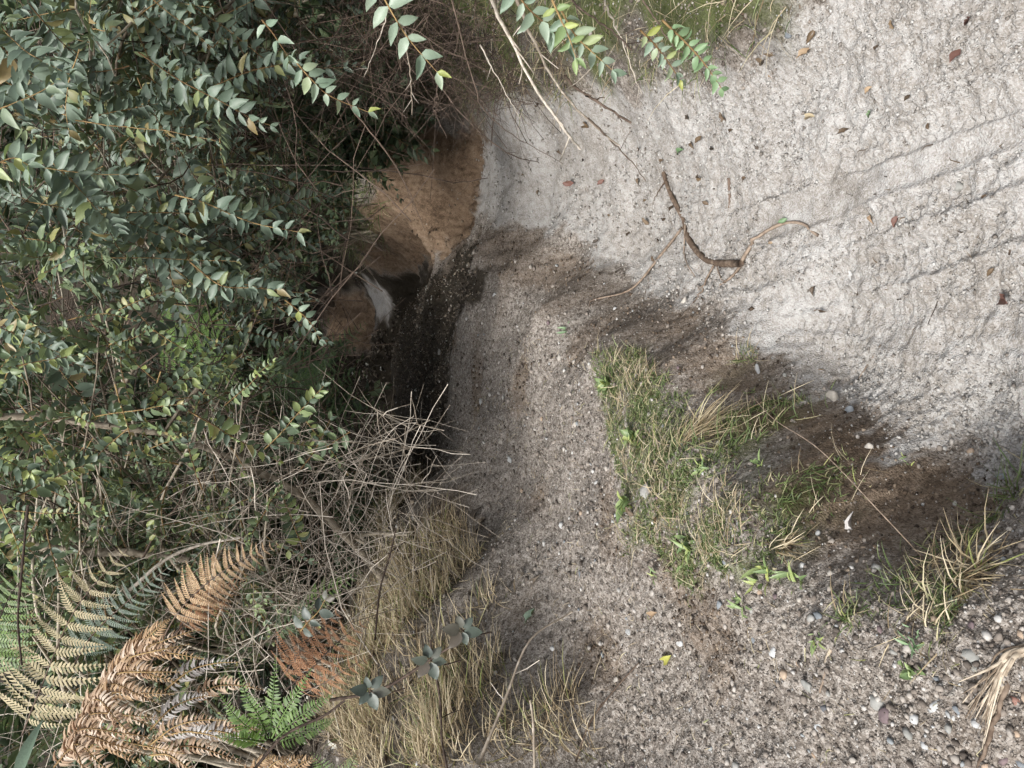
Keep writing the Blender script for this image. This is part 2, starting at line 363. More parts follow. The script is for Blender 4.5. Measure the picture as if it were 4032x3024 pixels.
def bil(G, x, y):
    fx = np.clip((np.asarray(x) - GX0) / GD, 0, len(_gxs) - 1.001); fy = np.clip((np.asarray(y) - GY0) / GD, 0, len(_gys) - 1.001)
    ix = fx.astype(int); iy = fy.astype(int); fx = fx - ix; fy = fy - iy
    return (G[iy, ix] * (1 - fx) + G[iy, ix + 1] * fx) * (1 - fy) + (G[iy + 1, ix] * (1 - fx) + G[iy + 1, ix + 1] * fx) * fy
def H0(x, y): return bil(_GH, x, y)
def gnd(u, v, h=None):
    """where the line of sight through a pixel meets the ground"""
    d = ray(u, v); t = np.arange(0.5, 16, 0.01); p = CAM + t[:, None] * d
    k = np.argmax(p[:, 2] < (h or H0)(p[:, 0], p[:, 1])); return p[k] if k else p[-1]

def world_poly(pix, extra=()): return np.array([gnd(*p)[:2] for p in pix] + [np.array(e) for e in extra])
def poly_sd(P, x, y):
    """signed distance to a polygon (positive inside)"""
    d = np.full(x.shape, 1e9); ins = np.zeros(x.shape, bool)
    for i in range(len(P)):
        a, b = P[i], P[(i + 1) % len(P)]; e = b - a
        t = np.clip(((x - a[0]) * e[0] + (y - a[1]) * e[1]) / (e @ e + 1e-12), 0, 1)
        d = np.minimum(d, (x - a[0] - t * e[0]) ** 2 + (y - a[1] - t * e[1]) ** 2)
        c = (a[1] > y) != (b[1] > y)
        ins ^= c & (x < e[0] * (y - a[1]) / (e[1] + 1e-12 * (e[1] == 0)) + a[0])
    return np.where(ins, 1, -1) * np.sqrt(d)
P_SAND = world_poly([(1024, 488), (940, 452), (880, 412), (815, 388), (790, 352), (755, 335), (715, 295), (680, 304), (640, 292), (600, 262), (560, 232), (520, 224), (490, 222),
                     (474, 205), (476, 150), (484, 108), (530, 96), (600, 90), (660, 84), (730, 76), (790, 40), (825, 2)], [(1.5, 1.0), (1.5, -3), (-.5, -3), (-.25, 0.6)])
P_WALL = world_poly([(1020, 480), (940, 445), (880, 405), (800, 395), (750, 345), (700, 305), (640, 292), (600, 262), (540, 228), (478, 228), (470, 245), (500, 275), (550, 312), (600, 343), (650, 372), (715, 420), (775, 470), (800, 560), (860, 592), (1015, 590)])
P_CUT = world_poly([(478, 118), (482, 170), (474, 225), (440, 262), (415, 276)], [at_y(366, 272, 8.8)[:2], at_y(355, 250, 8.1)[:2], at_y(357, 215, 7.0)[:2], at_y(362, 170, 6.2)[:2], at_y(380, 120, 6.0)[:2]])
P_CUT2 = np.array([at_y(372, 290, 9.9)[:2], at_y(372, 350, 9.7)[:2], at_y(336, 350, 10.7)[:2], at_y(334, 295, 10.9)[:2]])
P_WHITE = np.array([at_z(u, v, -.53)[:2] for u, v in ((383, 277), (404, 292), (396, 320), (380, 322), (376, 296))])
P_LAWN = world_poly([(592, 372), (645, 350), (715, 385), (770, 425), (800, 490), (795, 560), (740, 590), (690, 588), (645, 548), (620, 505), (612, 440)])
P_EDGE = world_poly([(835, 598), (895, 568), (950, 535), (1022, 500), (1022, 605), (960, 618), (870, 632)])
P_BANK = world_poly([(405, 425), (445, 470), (500, 560), (560, 690), (600, 766)], [(-.9, .2), (-4, .2), (-5, 6), (-2, 7.5)])
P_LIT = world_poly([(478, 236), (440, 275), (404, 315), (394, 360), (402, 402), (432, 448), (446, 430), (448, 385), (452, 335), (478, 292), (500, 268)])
P_RIGHT = world_poly([(480, 108), (530, 92), (600, 84), (660, 78), (725, 68), (775, 30), (790, 2)], [(1.6, 1.2), (5, 1), (7, 7), (2.4, 6.4)])

TRACKS = [([(770, 305), (860, 277), (921, 257), (984, 232), (1023, 214)], 0.045, 0.022, 0.025),
          ([(760, 262), (825, 240), (884, 215), (950, 195), (1023, 166)], 0.036, 0.015, 0.024),
          ([(690, 325), (760, 312), (830, 312), (900, 325), (1000, 330)], 0.06, 0.008, 0.026),
          ([(700, 215), (780, 185), (830, 168), (880, 148), (1020, 92)], 0.032, 0.010, 0.024)]
TR_W = [(spline([gnd(*q)[:2] for q in p], 16), wd, am, per) for p, wd, am, per in TRACKS]
SMOOTH = spline([gnd(*q)[:2] for q in [(770, 225), (820, 205), (870, 182), (940, 152), (1023, 122)]], 14)
def path_coord(P, x, y):
    best = np.full(x.shape, 1e9); s = np.zeros(x.shape); side = np.zeros(x.shape); L = 0
    for a, b in zip(P[:-1], P[1:]):
        e = b - a; l = np.linalg.norm(e); e = e / l
        t = np.clip((x - a[0]) * e[0] + (y - a[1]) * e[1], 0, l)
        dx = x - a[0] - t * e[0]; dy = y - a[1] - t * e[1]; d = dx * dx + dy * dy
        k = d < best; best = np.where(k, d, best); s = np.where(k, L + t, s); side = np.where(k, e[0] * dy - e[1] * dx, side); L += l
    return np.sqrt(best), s, side, L

def on_track(x, y):
    k = np.zeros(x.shape)
    for P, wd, am, per in TR_W:
        d, s, side, L = path_coord(P, x, y); k = np.maximum(k, sstep(wd * 1.15, wd * .7, d) * sstep(0, .4, s))
    return k
def zones(x, y):
    wob = perlin(x * 5, y * 5) * 0.06 + perlin(x * 19, y * 19) * 0.025
    mud = .55 * sstep(.12, .45, perlin(x * 2.6 + 4, y * 2.6 + 1)) * sstep(.6, 1.2, y)
    sand = sstep(-0.02, 0.02, poly_sd(P_SAND, x, y) + wob + perlin(x * 12 + 3, y * 12) * .045 + perlin(x * 55, y * 55) * .03)
    wall = sstep(-0.03, 0.06, poly_sd(P_WALL, x, y) + wob + perlin(x * 40, y * 40) * .02)
    cut = sstep(-0.05, 0.06, poly_sd(P_CUT, x, y) + 2.5 * wob); cut2 = sstep(-.1, .05, poly_sd(P_CUT2, x, y) + wob)
    white = sstep(-.1, .1, poly_sd(P_WHITE, x, y) + 2 * wob)
    bank = sstep(-.12, .25, poly_sd(P_BANK, x, y) + 2 * wob); right = sstep(-.06, .1, poly_sd(P_RIGHT, x, y) + wob)
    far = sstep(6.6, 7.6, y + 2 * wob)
    wall = wall * (.6 + .4 * sstep(2.4, 1.7, y)) * (.55 + .45 * sstep(-.4, .3, perlin(x * 3 + 1, y * 3)))
    brown = np.clip(np.maximum(np.maximum(wall, mud) * (1 - sand), np.maximum(cut, cut2)), 0, 1)
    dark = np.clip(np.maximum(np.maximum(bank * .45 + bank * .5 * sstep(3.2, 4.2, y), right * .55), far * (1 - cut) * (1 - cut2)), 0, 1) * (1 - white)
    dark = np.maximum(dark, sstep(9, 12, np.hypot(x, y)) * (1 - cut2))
    dark = np.maximum(dark, sstep(4.6, 5.6, y - x * 1.2 + 2 * wob) * (1 - sand) * (1 - np.maximum(cut, cut2)) * (1 - white) * .9)  # shade of the hollow and beyond the crest painted into the ground colour
    litter_shade = sstep(-.08, .06, poly_sd(P_LIT, x, y) + 3 * wob + perlin(x * 30, y * 30) * .05); dark = np.maximum(dark, litter_shade * .93)  # crest litter, with the shade on the crest painted in as well
    lawn = sstep(-.06, .05, poly_sd(P_LAWN, x, y) + 1.2 * wob)
    moss = right * sstep(.35, .6, .5 + perlin(x * 4, y * 4) * .6) * .7
    moss = np.maximum(moss, lawn * .55 * sstep(-.3, .3, perlin(x * 8, y * 8)))
    return np.maximum(sand, white), brown * (1 - white), dark * (1 - np.maximum(cut, cut2)), moss, bank

def detail(x, y, sand, brown, dark):
    z = perlin(x * 6, y * 6) * 0.014 + perlin(x * 17, y * 17) * 0.008
    grav = np.clip(1 - sand - brown - dark, 0, 1)
    # crumbly sand
    near = sstep(7, 2, y)
    dsm, _, _, _ = path_coord(SMOOTH, x, y); sm = sstep(0.035, 0.075, dsm + perlin(x * 15, y * 15) * .02)
    w1, r1 = worley(x * 62, y * 62); w2, r2 = worley(x * 120 + 7, y * 120)
    lump = (np.clip(0.75 - w1, 0, 1) ** 1.0) * 0.022 * (r1 * 1.1) + np.clip(.7 - w2, 0, 1) * 0.014 * r2
    patch = sstep(-.5, .35, perlin(x * 3.1 + 5, y * 3.1)) * .7 + .3
    z = z + sand * lump * (sm * patch * .9 + .12) * near + sand * perlin(x * 34, y * 34) * .008 * sm + sand * perlin(x * 9 + 4, y * 9) * .010
    z = z - sand * (1 - sm) * 0.010
    trk = on_track(x, y)
    z = z - sand * lump * (sm * patch * .9 + .12) * near * trk * .8
    for P, wd, am, per in TR_W:
        d, s, side, L = path_coord(P, x, y)
        k = sstep(wd * 1.1, wd * 0.8, d + perlin(x * 22, y * 22) * wd * .25) * sstep(0, .5, s) * sstep(L, L - .05, s)
        k = k * sstep(-.75, -.2, perlin(x * 7 + 3, y * 7 + am * 900))
        row = np.floor(side / (wd * .7) + .5)
        ph = (s + np.abs(side) * .35 + row * per * .5 + perlin(x * 16, y * 16) * .007) / per
        bar = sstep(.1, .5, np.sin(ph * 2 * math.pi)) * sstep(.5, .36, np.abs(side / (wd * .7) + .5 - row - .5))
        vary = .25 + .95 * sstep(-.35, .4, perlin(x * 11 + 1, y * 11 + am * 300)) * (.6 + .4 * _rv[_h(np.floor(ph).astype(np.int64), row.astype(np.int64))][..., 0])
        z = z - k * am * bar * sand * vary - k * .004 * sand + sand * .005 * sstep(wd * 1.6, wd * 1.2, d) * (1 - k) * sstep(wd * .9, wd * 1.15, d)
    w3, r3 = worley(x * 52 + 3, y * 52)
    z = z + (grav * .9 + brown * .35) * np.clip(.75 - w3, 0, 1) * .015 * r3 * near + (grav + brown) * perlin(x * 45, y * 45) * .006
    z = z + brown * perlin(x * 12 + 9, y * 12) * .03 + brown * perlin(x * 28 + 9, y * 28) * .014 + dark * perlin(x * 9, y * 9) * .03
    cutm = brown * sstep(4.6, 5.4, y)
    z = z + cutm * (perlin(x * 3.1, y * 3.1) * .09 + perlin(x * 7.3 + 2, y * 7.3) * .06 + perlin(x * 19, y * 19) * .03)
    return z
def HF(x, y):
    x = np.atleast_1d(np.asarray(x, float)); y = np.atleast_1d(np.asarray(y, float))
    s, b, d, mo, bk = zones(x, y); return H0(x, y) + detail(x, y, s, b, d)

# fine sheet in front of the viewer; coarser sheet round it
ys = np.concatenate([.42 * np.exp(np.arange(0, math.log(2.3 / .42), .0031)), 2.3 * np.exp(np.arange(.0031, math.log(11.2 / 2.3), .0058))]); NR, NC = len(ys), 610; ss = np.linspace(-1, 1, NC)
YY = np.repeat(ys[:, None], NC, 1); XX = ss[None] * (YY * .64 + .62)
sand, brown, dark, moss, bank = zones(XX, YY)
ZZ = H0(XX, YY) + detail(XX, YY, sand, brown, dark)
V = np.stack([XX, YY, ZZ], -1).reshape(-1, 3)
idx = np.arange(NR * NC).reshape(NR, NC)
Q = np.stack([idx[:-1, :-1], idx[:-1, 1:], idx[1:, 1:], idx[1:, :-1]], -1).reshape(-1, 4)
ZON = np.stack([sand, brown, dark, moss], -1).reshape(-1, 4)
def sheet(name, V, Q, Zn):
    used = np.unique(Q); rem = np.full(len(V), -1, np.int64); rem[used] = np.arange(len(used))
    me = mesh_np(name, V[used], [rem[Q]], True)
    ca = me.color_attributes.new('zone', 'FLOAT_COLOR', 'POINT'); ca.data.foreach_set('color', Zn[used].astype(np.float32).ravel())
    vx, vy = V[used][:, 0], V[used][:, 1]; cu = np.maximum(sstep(-.1, .1, poly_sd(P_CUT, vx, vy) + perlin(vx * 7, vy * 7) * .06), sstep(-.1, .1, poly_sd(P_CUT2, vx, vy)))
    cb = me.attributes.new('cut', 'FLOAT', 'POINT'); cb.data.foreach_set('value', cu.astype(np.float32))
    return tag(link(name, me, None, M_GROUND), kind='structure')
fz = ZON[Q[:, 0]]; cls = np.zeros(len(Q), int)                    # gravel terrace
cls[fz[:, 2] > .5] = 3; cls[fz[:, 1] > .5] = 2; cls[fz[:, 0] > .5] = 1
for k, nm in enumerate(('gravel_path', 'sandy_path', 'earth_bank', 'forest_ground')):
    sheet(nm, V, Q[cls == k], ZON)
cx = np.arange(-30, 30.1, .25); cyy = np.arange(-12, 45, .25)
CX, CY = np.meshgrid(cx, cyy); s_, b_, d_, m_, _ = zones(CX, CY)
CZ = H0(CX, CY) + np.maximum(0, np.hypot(CX, CY - 4) - 14) * .25 * (CY > 6) + perlin(CX * 2, CY * 2) * .05 - .035
inside = (CY > .75) & (CY < 10.8) & (np.abs(CX) < CY * .64 + .62 - .3)
ci = np.arange(CX.size).reshape(CX.shape)
cq = np.stack([ci[:-1, :-1], ci[:-1, 1:], ci[1:, 1:], ci[1:, :-1]], -1).reshape(-1, 4)
cq = cq[~inside.ravel()[cq].all(1)]
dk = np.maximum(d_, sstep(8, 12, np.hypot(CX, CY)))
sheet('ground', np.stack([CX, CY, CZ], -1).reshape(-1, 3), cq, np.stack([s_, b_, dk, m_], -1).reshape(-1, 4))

# ------------------------------------------------------------------ small stones, crumbs, clods (nobody could count them)
_t = (1 + 5 ** .5) / 2
ICO = norm(np.array([(-1, _t, 0), (1, _t, 0), (-1, -_t, 0), (1, -_t, 0), (0, -1, _t), (0, 1, _t), (0, -1, -_t), (0, 1, -_t), (_t, 0, -1), (_t, 0, 1), (-_t, 0, -1), (-_t, 0, 1)]))
ICOF = np.array([(0, 11, 5), (0, 5, 1), (0, 1, 7), (0, 7, 10), (0, 10, 11), (1, 5, 9), (5, 11, 4), (11, 10, 2), (10, 7, 6), (7, 1, 8), (3, 9, 4), (3, 4, 2), (3, 2, 6), (3, 6, 8), (3, 8, 9), (4, 9, 5), (2, 4, 11), (6, 2, 10), (8, 6, 7), (9, 8, 1)])
OCT = np.array([(1, 0, 0), (-1, 0, 0), (0, 1, 0), (0, -1, 0), (0, 0, 1), (0, 0, -1)], float)
OCTF = np.array([(0, 2, 4), (2, 1, 4), (1, 3, 4), (3, 0, 4), (2, 0, 5), (1, 2, 5), (3, 1, 5), (0, 3, 5)])
def rand_rot(n, flat=1.0):
    q = norm(RNG.normal(size=(n, 3)) * np.array([1, 1, flat])); u = norm(RNG.normal(size=(n, 3)))
    return basis(q, u)
def fan(n, y0, y1, p=1.0):
    """points spread over the view's footprint, denser near the viewer"""
    t = RNG.random(n); y = y0 * (y1 / y0) ** (t ** p); x = RNG.uniform(-1, 1, n) * (y * .6 + .35); return x, y
def pebbles(name, mat, sel, n, y0, y1, smin, smax, label, cat, sink=.25, power=2.2, flat=.65, ico=False):
    x, y = fan(n, y0, y1); k = sel(x, y); x, y = x[k], y[k]; n = len(x)
    z = HF(x, y)
    s = smin + (smax - smin) * RNG.random(n) ** power
    s = s * np.clip(y / 2.2, .6, 2.0) ** .5
    M = rand_rot(n, .5) ; ax = s[:, None] * RNG.uniform(.55, 1.15, (n, 3)); M = M * ax[:, None, :]
    M[:, 2, :] *= flat
    mb = MB(); jit = []
    for q in range(5):
        bv, bf = (ICO, ICOF) if ico else (OCT * 1.15, OCTF)
        bv = bv * RNG.uniform(.7, 1.2, (len(bv), 1)); kk = np.arange(n) % 5 == q
        mb.scatter(bv, bf, M[kk] * .5, np.stack([x, y, z + s * (.5 - sink) * flat * .8], -1)[kk])
    return tag(link(name, mb.mesh(name), None, mat), label, cat, kind='stuff')
def zsel(fn):
    def f(x, y): s, b, d, mo, bk = zones(x + RNG.normal(size=len(x)) * .03, y + RNG.normal(size=len(x)) * .04); return fn(s, b, d, mo, bk, x, y)
    return f
gsel = zsel(lambda s, b, d, mo, bk, x, y: (RNG.random(len(x)) < np.clip(1 - s * 1.02 - b * .75 - d * .7, 0, 1)) & (y < 7.5))
pebbles('gravel', M_GRAVEL, gsel, 26000, .5, 7.2, .006, .024, 'loose grey brown gravel covering the terrace beside the track', 'gravel', ico=True, power=3)
pebbles('grit', M_GRAVEL, gsel, 95000, .5, 6.0, .003, .011, 'fine angular grit between the stones of the terrace', 'gravel')
dsel = lambda x, y: (path_coord(SMOOTH, x, y)[0] > .05) & (RNG.random(len(x)) > on_track(x, y) * .85)
pebbles('sand_crumbs', M_CRUMB, zsel(lambda s, b, d, mo, bk, x, y: (s > .6) & (RNG.random(len(x)) < .3 + .7 * sstep(-.3, .4, perlin(x * 3.1 + 5, y * 3.1))) & dsel(x, y)), 85000, .75, 5.5, .004, .017, 'pale crumbs of dry sand scattered on the track', 'sand', sink=.05, power=2.6)
pebbles('earth_clods', M_CLOD, zsel(lambda s, b, d, mo, bk, x, y: b > .4), 80000, .7, 6.5, .003, .02, 'crumbling brown soil on the cut faces', 'soil', sink=.3, power=3)

# ------------------------------------------------------------------ leaves
def leaf_base(n=4, width=.46, fold=.16, curl=.2, tip=1.5, wavy=0.0):
    """leaf along +X, length 1; returns verts, tris"""
    xs = np.linspace(0, 1, n + 1); V = []
    for i, x in enumerate(xs):
        wv = width * .5 * (math.sin(math.pi * min(1, x ** .8)) ** .8) * (1 - .25 * (x - .5) * tip) if 0 < x < 1 else 0.004
        z = -curl * x * x + .08 * x
        V += [(x, wv, z + fold * wv * 2 + wavy * math.sin(i * 2.3)), (x, 0, z), (x, -wv, z + fold * wv * 2 - wavy * math.sin(i * 1.7))]
    T = []
    for i in range(n):
        a = i * 3
        for o in (0, 1): T += [(a + o, a + o + 1, a + o + 4), (a + o, a + o + 4, a + o + 3)]
    V = np.array(V); V[:, 2] -= V[0, 2]
    return V, np.array(T)
LEAFV = {'tutu': [leaf_base(4, .44, .3, .25, wavy=.02), leaf_base(4, .38, .5, .1, wavy=.035), leaf_base(4, .48, .2, .5, wavy=.03), leaf_base(4, .4, .45, -.15, wavy=.05)],
         'oval': [leaf_base(4, .6, .15, .15, .2, wavy=.02), leaf_base(4, .52, .35, .3, .2, wavy=.03), leaf_base(4, .5, .4, -.1, .2, wavy=.04)],
         'bramble': [leaf_base(5, .62, .15, .12, .6, wavy=.015)],
         'dead': [leaf_base(5, .4, .9, .5, wavy=.09), leaf_base(5, .5, .5, -.4, wavy=.12)],
         'long': [leaf_base(5, .22, .25, .3, .4)]}
LEAFM = {}
def leaf_mesh(kind, q, mat):
    key = (kind, q, mat.name)
    if key not in LEAFM:
        v, t = LEAFV[kind][q]; me = mesh_np('leaf_' + kind, v, [t], True); me.materials.append(mat); LEAFM[key] = me
    return LEAFM[key]

def sprig(base, d, length, pairs, leaf, droop=.6, planar=.8, nrm=None):
    """stem polyline and its opposite leaves: positions, axes (n,3,3) and sizes"""
    n = pairs + 3; ds = length / (n - 1); p = np.array(base, float); d = norm(np.array(d, float)); pts = [p.copy()]
    dirs = [d]
    for i in range(n - 1):
        d = norm(d + np.array([0, 0, -droop * ds * 1.6]) + RNG.normal(size=3) * .05); p = p + d * ds; pts.append(p.copy()); dirs.append(d)
    pts = np.array(pts); P, X, Z, S = [], [], [], []; lv = RNG.uniform(.7, 1.3)
    up = np.array([0, -.25, 1.0]) if nrm is None else np.array(nrm, float)
    up = norm(up + RNG.normal(size=3) * .25)
    for i in range(2, n):
        f = i / (n - 1); d = dirs[i]; s = norm(np.cross(d, up)); nn = norm(np.cross(s, d))
        if RNG.random() > planar: s, nn = nn, s
        for sg in (1, -1):
            if RNG.random() < .06: continue
            x = s * sg * (1 - .5 * f ** 3) + d * (.35 + .6 * f ** 3) + nn * .12 + RNG.normal(size=3) * .16
            P.append(pts[i]); X.append(x); Z.append(nn + RNG.normal(size=3) * .3); S.append(leaf * lv * RNG.uniform(.7, 1.2) * (1 - .5 * f ** 2.5) * (.8 + .2 * min(1, i / 3)))
    P = np.array(P); B = basis(np.array(X), np.array(Z)); return pts, P, B, np.array(S)

def shrub(name, centre, radii, root, label, leafmat, kind='tutu', limbs=12, per=7, slen=.34, pairs=8, leaf=.07, objs=300, bark=M_BARK, stem=M_STEM, lean=(0, -.4, 0), group=None, cat='shrub', droop=.7, front=0):
    centre = np.array(centre, float); radii = np.array(radii, float); root = np.array(root, float)
    t = thing(name, root, label, cat, group)
    allsp = []
    for q in range(limbs):
        v = norm(RNG.normal(size=3)) * RNG.uniform(.55, 1.0); v[2] = abs(v[2]) * .9 - .25
        end = centre + v * radii
        mid = root + (end - root) * .5 + np.array([0, 0, .25 * np.linalg.norm(end - root)]) * RNG.uniform(.3, 1) + RNG.normal(size=3) * .08
        pts = spline([root + RNG.normal(size=3) * [.06, .06, .01], mid, end], 14)
        mb = MB(); mb.tube(pts - root, np.linspace(.014, .003, 14) * RNG.uniform(.7, 1.2), 5)
        link('limb', mb.mesh('limb', True), t, bark)
        for k in range(per):
            f = RNG.uniform(.3, 1); p = pts[int(f * 13)]
            outw = norm((p - centre) / radii); d = outw * .6 + RNG.normal(size=3) * .5 + np.array(lean) + np.array([0, 0, .25])
            allsp.append(sprig(p, d, slen * RNG.uniform(.6, 1.25), pairs + int(RNG.integers(-2, 3)), leaf, droop))
    for q in range(front):
        tc = norm(CAM - centre); v = norm(tc * 1.1 + RNG.normal(size=3) * .7); p = centre + v * radii * RNG.uniform(.55, .95)
        d = RNG.normal(size=3) * .45 + tc * .25 + np.array([-.1, 0, -.25])
        allsp.append(sprig(p - norm(d) * .1, d, slen * 1.35 * RNG.uniform(.7, 1.2), pairs + 4, leaf, .5, planar=.95, nrm=tc + RNG.normal(size=3) * .35))
    allsp.sort(key=lambda s: np.linalg.norm(s[0][-1] - CAM))
    used = 0; mbl = MB(); mbs = MB(); has = False
    for pts, P, B, S in allsp:
        if used + len(P) <= objs:
            used += len(P); mb = MB(); mb.tube(pts - root, np.linspace(.0028, .0009, len(pts)), 4)
            br = link('branch', mb.mesh('branch', True), t, stem)
            for i in range(len(P)):
                o = bpy.data.objects.new('leaf', leaf_mesh(kind, int(RNG.integers(len(LEAFV[kind]))), leafmat)); COL.objects.link(o); o.parent = br
                o.matrix_basis = mat4(B[i], P[i] - root, S[i])
        else:
            has = True; v, tr = LEAFV[kind][int(RNG.integers(len(LEAFV[kind])))]
            mbl.scatter(v, tr, B * S[:, None, None], P - root); mbs.tube(pts - root, np.linspace(.0026, .0009, len(pts)), 3)
    if has:
        f = tag(link('foliage', mbl.mesh('foliage', True), t, leafmat), kind='stuff')
        tag(link('twigs', mbs.mesh('twigs', True), t, stem), kind='stuff')
    return t
def root_under(p, dx=0, dy=0):
    x, y = p[0] + dx, p[1] + dy; return np.array([x, y, float(HF(x, y)[0])])

def S(name, u, v, t, r, label, dx=0, dy=.3, **kw):
    c = at_t(u, v, t); rt = kw.pop('at', None); rt = root_under(c, dx, dy) if rt is None else root_under(rt); return shrub(name, c, r, rt, label, **kw)
LEAFV['far'] = [leaf_base(2, .5, .2, .2), leaf_base(2, .45, .3, .1)]
S('glossy_shrub', 95, 60, 3.0, (.8, .6, .65), 'glossy blue green shrub overhanging from the corner above the track bank', leafmat=M_TUTU, limbs=16, per=9, leaf=.075, at=(2.3, 3.9), front=24)
S('glossy_shrub', 190, 100, 3.3, (.55, .5, .5), 'glossy leafy shrub hanging above the brown cut bank and its dead twigs', leafmat=M_TUTU, limbs=14, per=8, leaf=.07, at=(2.5, 4.4), front=13)
S('glossy_shrub', 100, 235, 3.2, (.65, .5, .65), 'glossy blue green shrub in the middle of the thicket, densest of all', leafmat=M_TUTU, limbs=17, per=9, leaf=.07, at=(2.2, 6.4), front=26)
S('glossy_shrub', 215, 270, 3.5, (.45, .42, .42), 'glossy shrub whose drooping sprays end over the dark hollow', leafmat=M_TUTU, limbs=14, per=8, leaf=.066, at=(2.3, 6.8), front=16)
S('glossy_shrub', 420, -110, 3.1, (.6, .7, .6), 'glossy shrub at the photo edge shading the grassy verge', leafmat=M_TUTU, limbs=13, per=7, leaf=.085, at=(2.6, 3.4), objs=150)
S('oval_leaved_shrub', 90, 390, 2.9, (.6, .45, .55), 'yellow green shrub with small oval leaves beside the pale slanting trunk', leafmat=M_OVAL, kind='oval', limbs=17, per=10, leaf=.046, slen=.24, at=(-1.7, 4.7), front=26)
S('oval_leaved_shrub', 230, 445, 3.0, (.55, .4, .5), 'loose shrub with round dark leaves between the dead twigs and the dark hollow', leafmat=M_OVAL, kind='oval', limbs=16, per=8, leaf=.044, slen=.24, at=(-1.4, 4.3), front=10)
S('oval_leaved_shrub', 70, 510, 3.0, (.55, .45, .55), 'shrub with small oval leaves growing above the bluish fern frond', leafmat=M_OVAL, kind='oval', limbs=15, per=8, leaf=.042, slen=.24, at=(-1.9, 3.9), front=12)
# the thicket further back, seen through the gaps
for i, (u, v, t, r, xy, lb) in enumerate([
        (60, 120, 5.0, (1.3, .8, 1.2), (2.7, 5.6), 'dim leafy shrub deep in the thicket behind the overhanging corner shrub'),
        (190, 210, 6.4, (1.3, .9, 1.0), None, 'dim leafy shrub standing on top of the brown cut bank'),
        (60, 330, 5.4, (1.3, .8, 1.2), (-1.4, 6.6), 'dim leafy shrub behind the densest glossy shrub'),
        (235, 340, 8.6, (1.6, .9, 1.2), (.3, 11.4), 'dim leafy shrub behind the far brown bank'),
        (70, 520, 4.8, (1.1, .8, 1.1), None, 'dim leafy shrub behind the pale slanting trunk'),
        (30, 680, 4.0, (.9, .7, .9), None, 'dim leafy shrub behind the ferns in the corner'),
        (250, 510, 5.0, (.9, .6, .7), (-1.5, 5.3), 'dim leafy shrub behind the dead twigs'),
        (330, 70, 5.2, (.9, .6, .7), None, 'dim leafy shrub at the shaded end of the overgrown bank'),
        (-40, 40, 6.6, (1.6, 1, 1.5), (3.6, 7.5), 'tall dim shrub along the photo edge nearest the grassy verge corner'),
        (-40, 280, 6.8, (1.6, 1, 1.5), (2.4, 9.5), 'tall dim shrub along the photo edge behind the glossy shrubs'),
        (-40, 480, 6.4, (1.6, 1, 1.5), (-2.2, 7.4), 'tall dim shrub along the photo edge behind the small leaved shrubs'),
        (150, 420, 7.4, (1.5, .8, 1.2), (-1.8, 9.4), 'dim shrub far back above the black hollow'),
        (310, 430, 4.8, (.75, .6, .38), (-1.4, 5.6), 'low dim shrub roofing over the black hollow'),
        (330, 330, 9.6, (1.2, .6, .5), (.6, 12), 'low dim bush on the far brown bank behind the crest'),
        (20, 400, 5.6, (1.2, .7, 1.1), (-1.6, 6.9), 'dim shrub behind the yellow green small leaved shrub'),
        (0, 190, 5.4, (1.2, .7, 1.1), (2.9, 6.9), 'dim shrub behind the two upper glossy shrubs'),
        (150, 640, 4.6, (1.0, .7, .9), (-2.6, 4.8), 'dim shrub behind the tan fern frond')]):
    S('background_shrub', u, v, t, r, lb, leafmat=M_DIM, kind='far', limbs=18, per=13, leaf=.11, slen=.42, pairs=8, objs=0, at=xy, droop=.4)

# ------------------------------------------------------------------ ferns
def comb(n=15, length=1.0, wid=.2, droop=.18, curl=0.0):
    """a pinna: midrib along +X with narrow lobes on both sides"""
    V, T = [], []
    for i in range(n):
        f = (i + .5) / n; x = f; z = -droop * f * f; w = wid * (1 - f ** 1.6) * (.75 + .25 * min(1, f * 6)) + .012; hw = .36 / n
        for s in (1, -1):
            k = len(V); lift = .12 * w
            V += [(x - hw, 0, z), (x + hw, 0, z), (x + hw * 1.3 + w * .25, s * w * .62, z + lift - curl * w), (x - hw * .7 + w * .25, s * w * .62, z + lift - curl * w), (x + w * .45, s * w, z + lift * .6 - 2.2 * curl * w)]
            q = [(k, k + 1, k + 2), (k, k + 2, k + 3), (k + 3, k + 2, k + 4)]
            T += q if s > 0 else [t[::-1] for t in q]
    k = len(V)
    for i in range(5):
        x = i / 4; V += [(x, .006, -droop * x * x + .002), (x, -.006, -droop * x * x + .002)]
    for i in range(4): a = k + 2 * i; T += [(a, a + 1, a + 3), (a, a + 3, a + 2)]
    return np.array(V), np.array(T)
COMBS = [comb(), comb(14, wid=.18, droop=.35), comb(16, wid=.17, droop=.05)]
DCOMBS = [comb(13, wid=.2, droop=.5, curl=.25), comb(12, wid=.17, droop=.2, curl=.4), comb(14, wid=.2, droop=.75, curl=.15)]
PM = {}
def pinna_mesh(dead, q, mat):
    k = (dead, q, mat.name)
    if k not in PM:
        v, t = (DCOMBS if dead else COMBS)[q]; me = mesh_np('pinna', v, [t], False); me.materials.append(mat); PM[k] = me
    return PM[k]
LOBES = [leaf_base(3, .34, .1, .15, .2), leaf_base(3, .3, .2, .05, .2)]; DLOBES = [leaf_base(3, .36, .5, .5, .2), leaf_base(3, .34, .6, .25, .2), leaf_base(3, .32, .4, .8, .2)]
def lobe_mesh(dead, q, mat):
    L = DLOBES if dead else LOBES; q %= len(L); k = ('lobe', dead, q, mat.name)
    if k not in PM:
        me = mesh_np('pinna', *[L[q][0], [L[q][1]]], True); me.materials.append(mat); PM[k] = me
    return PM[k]
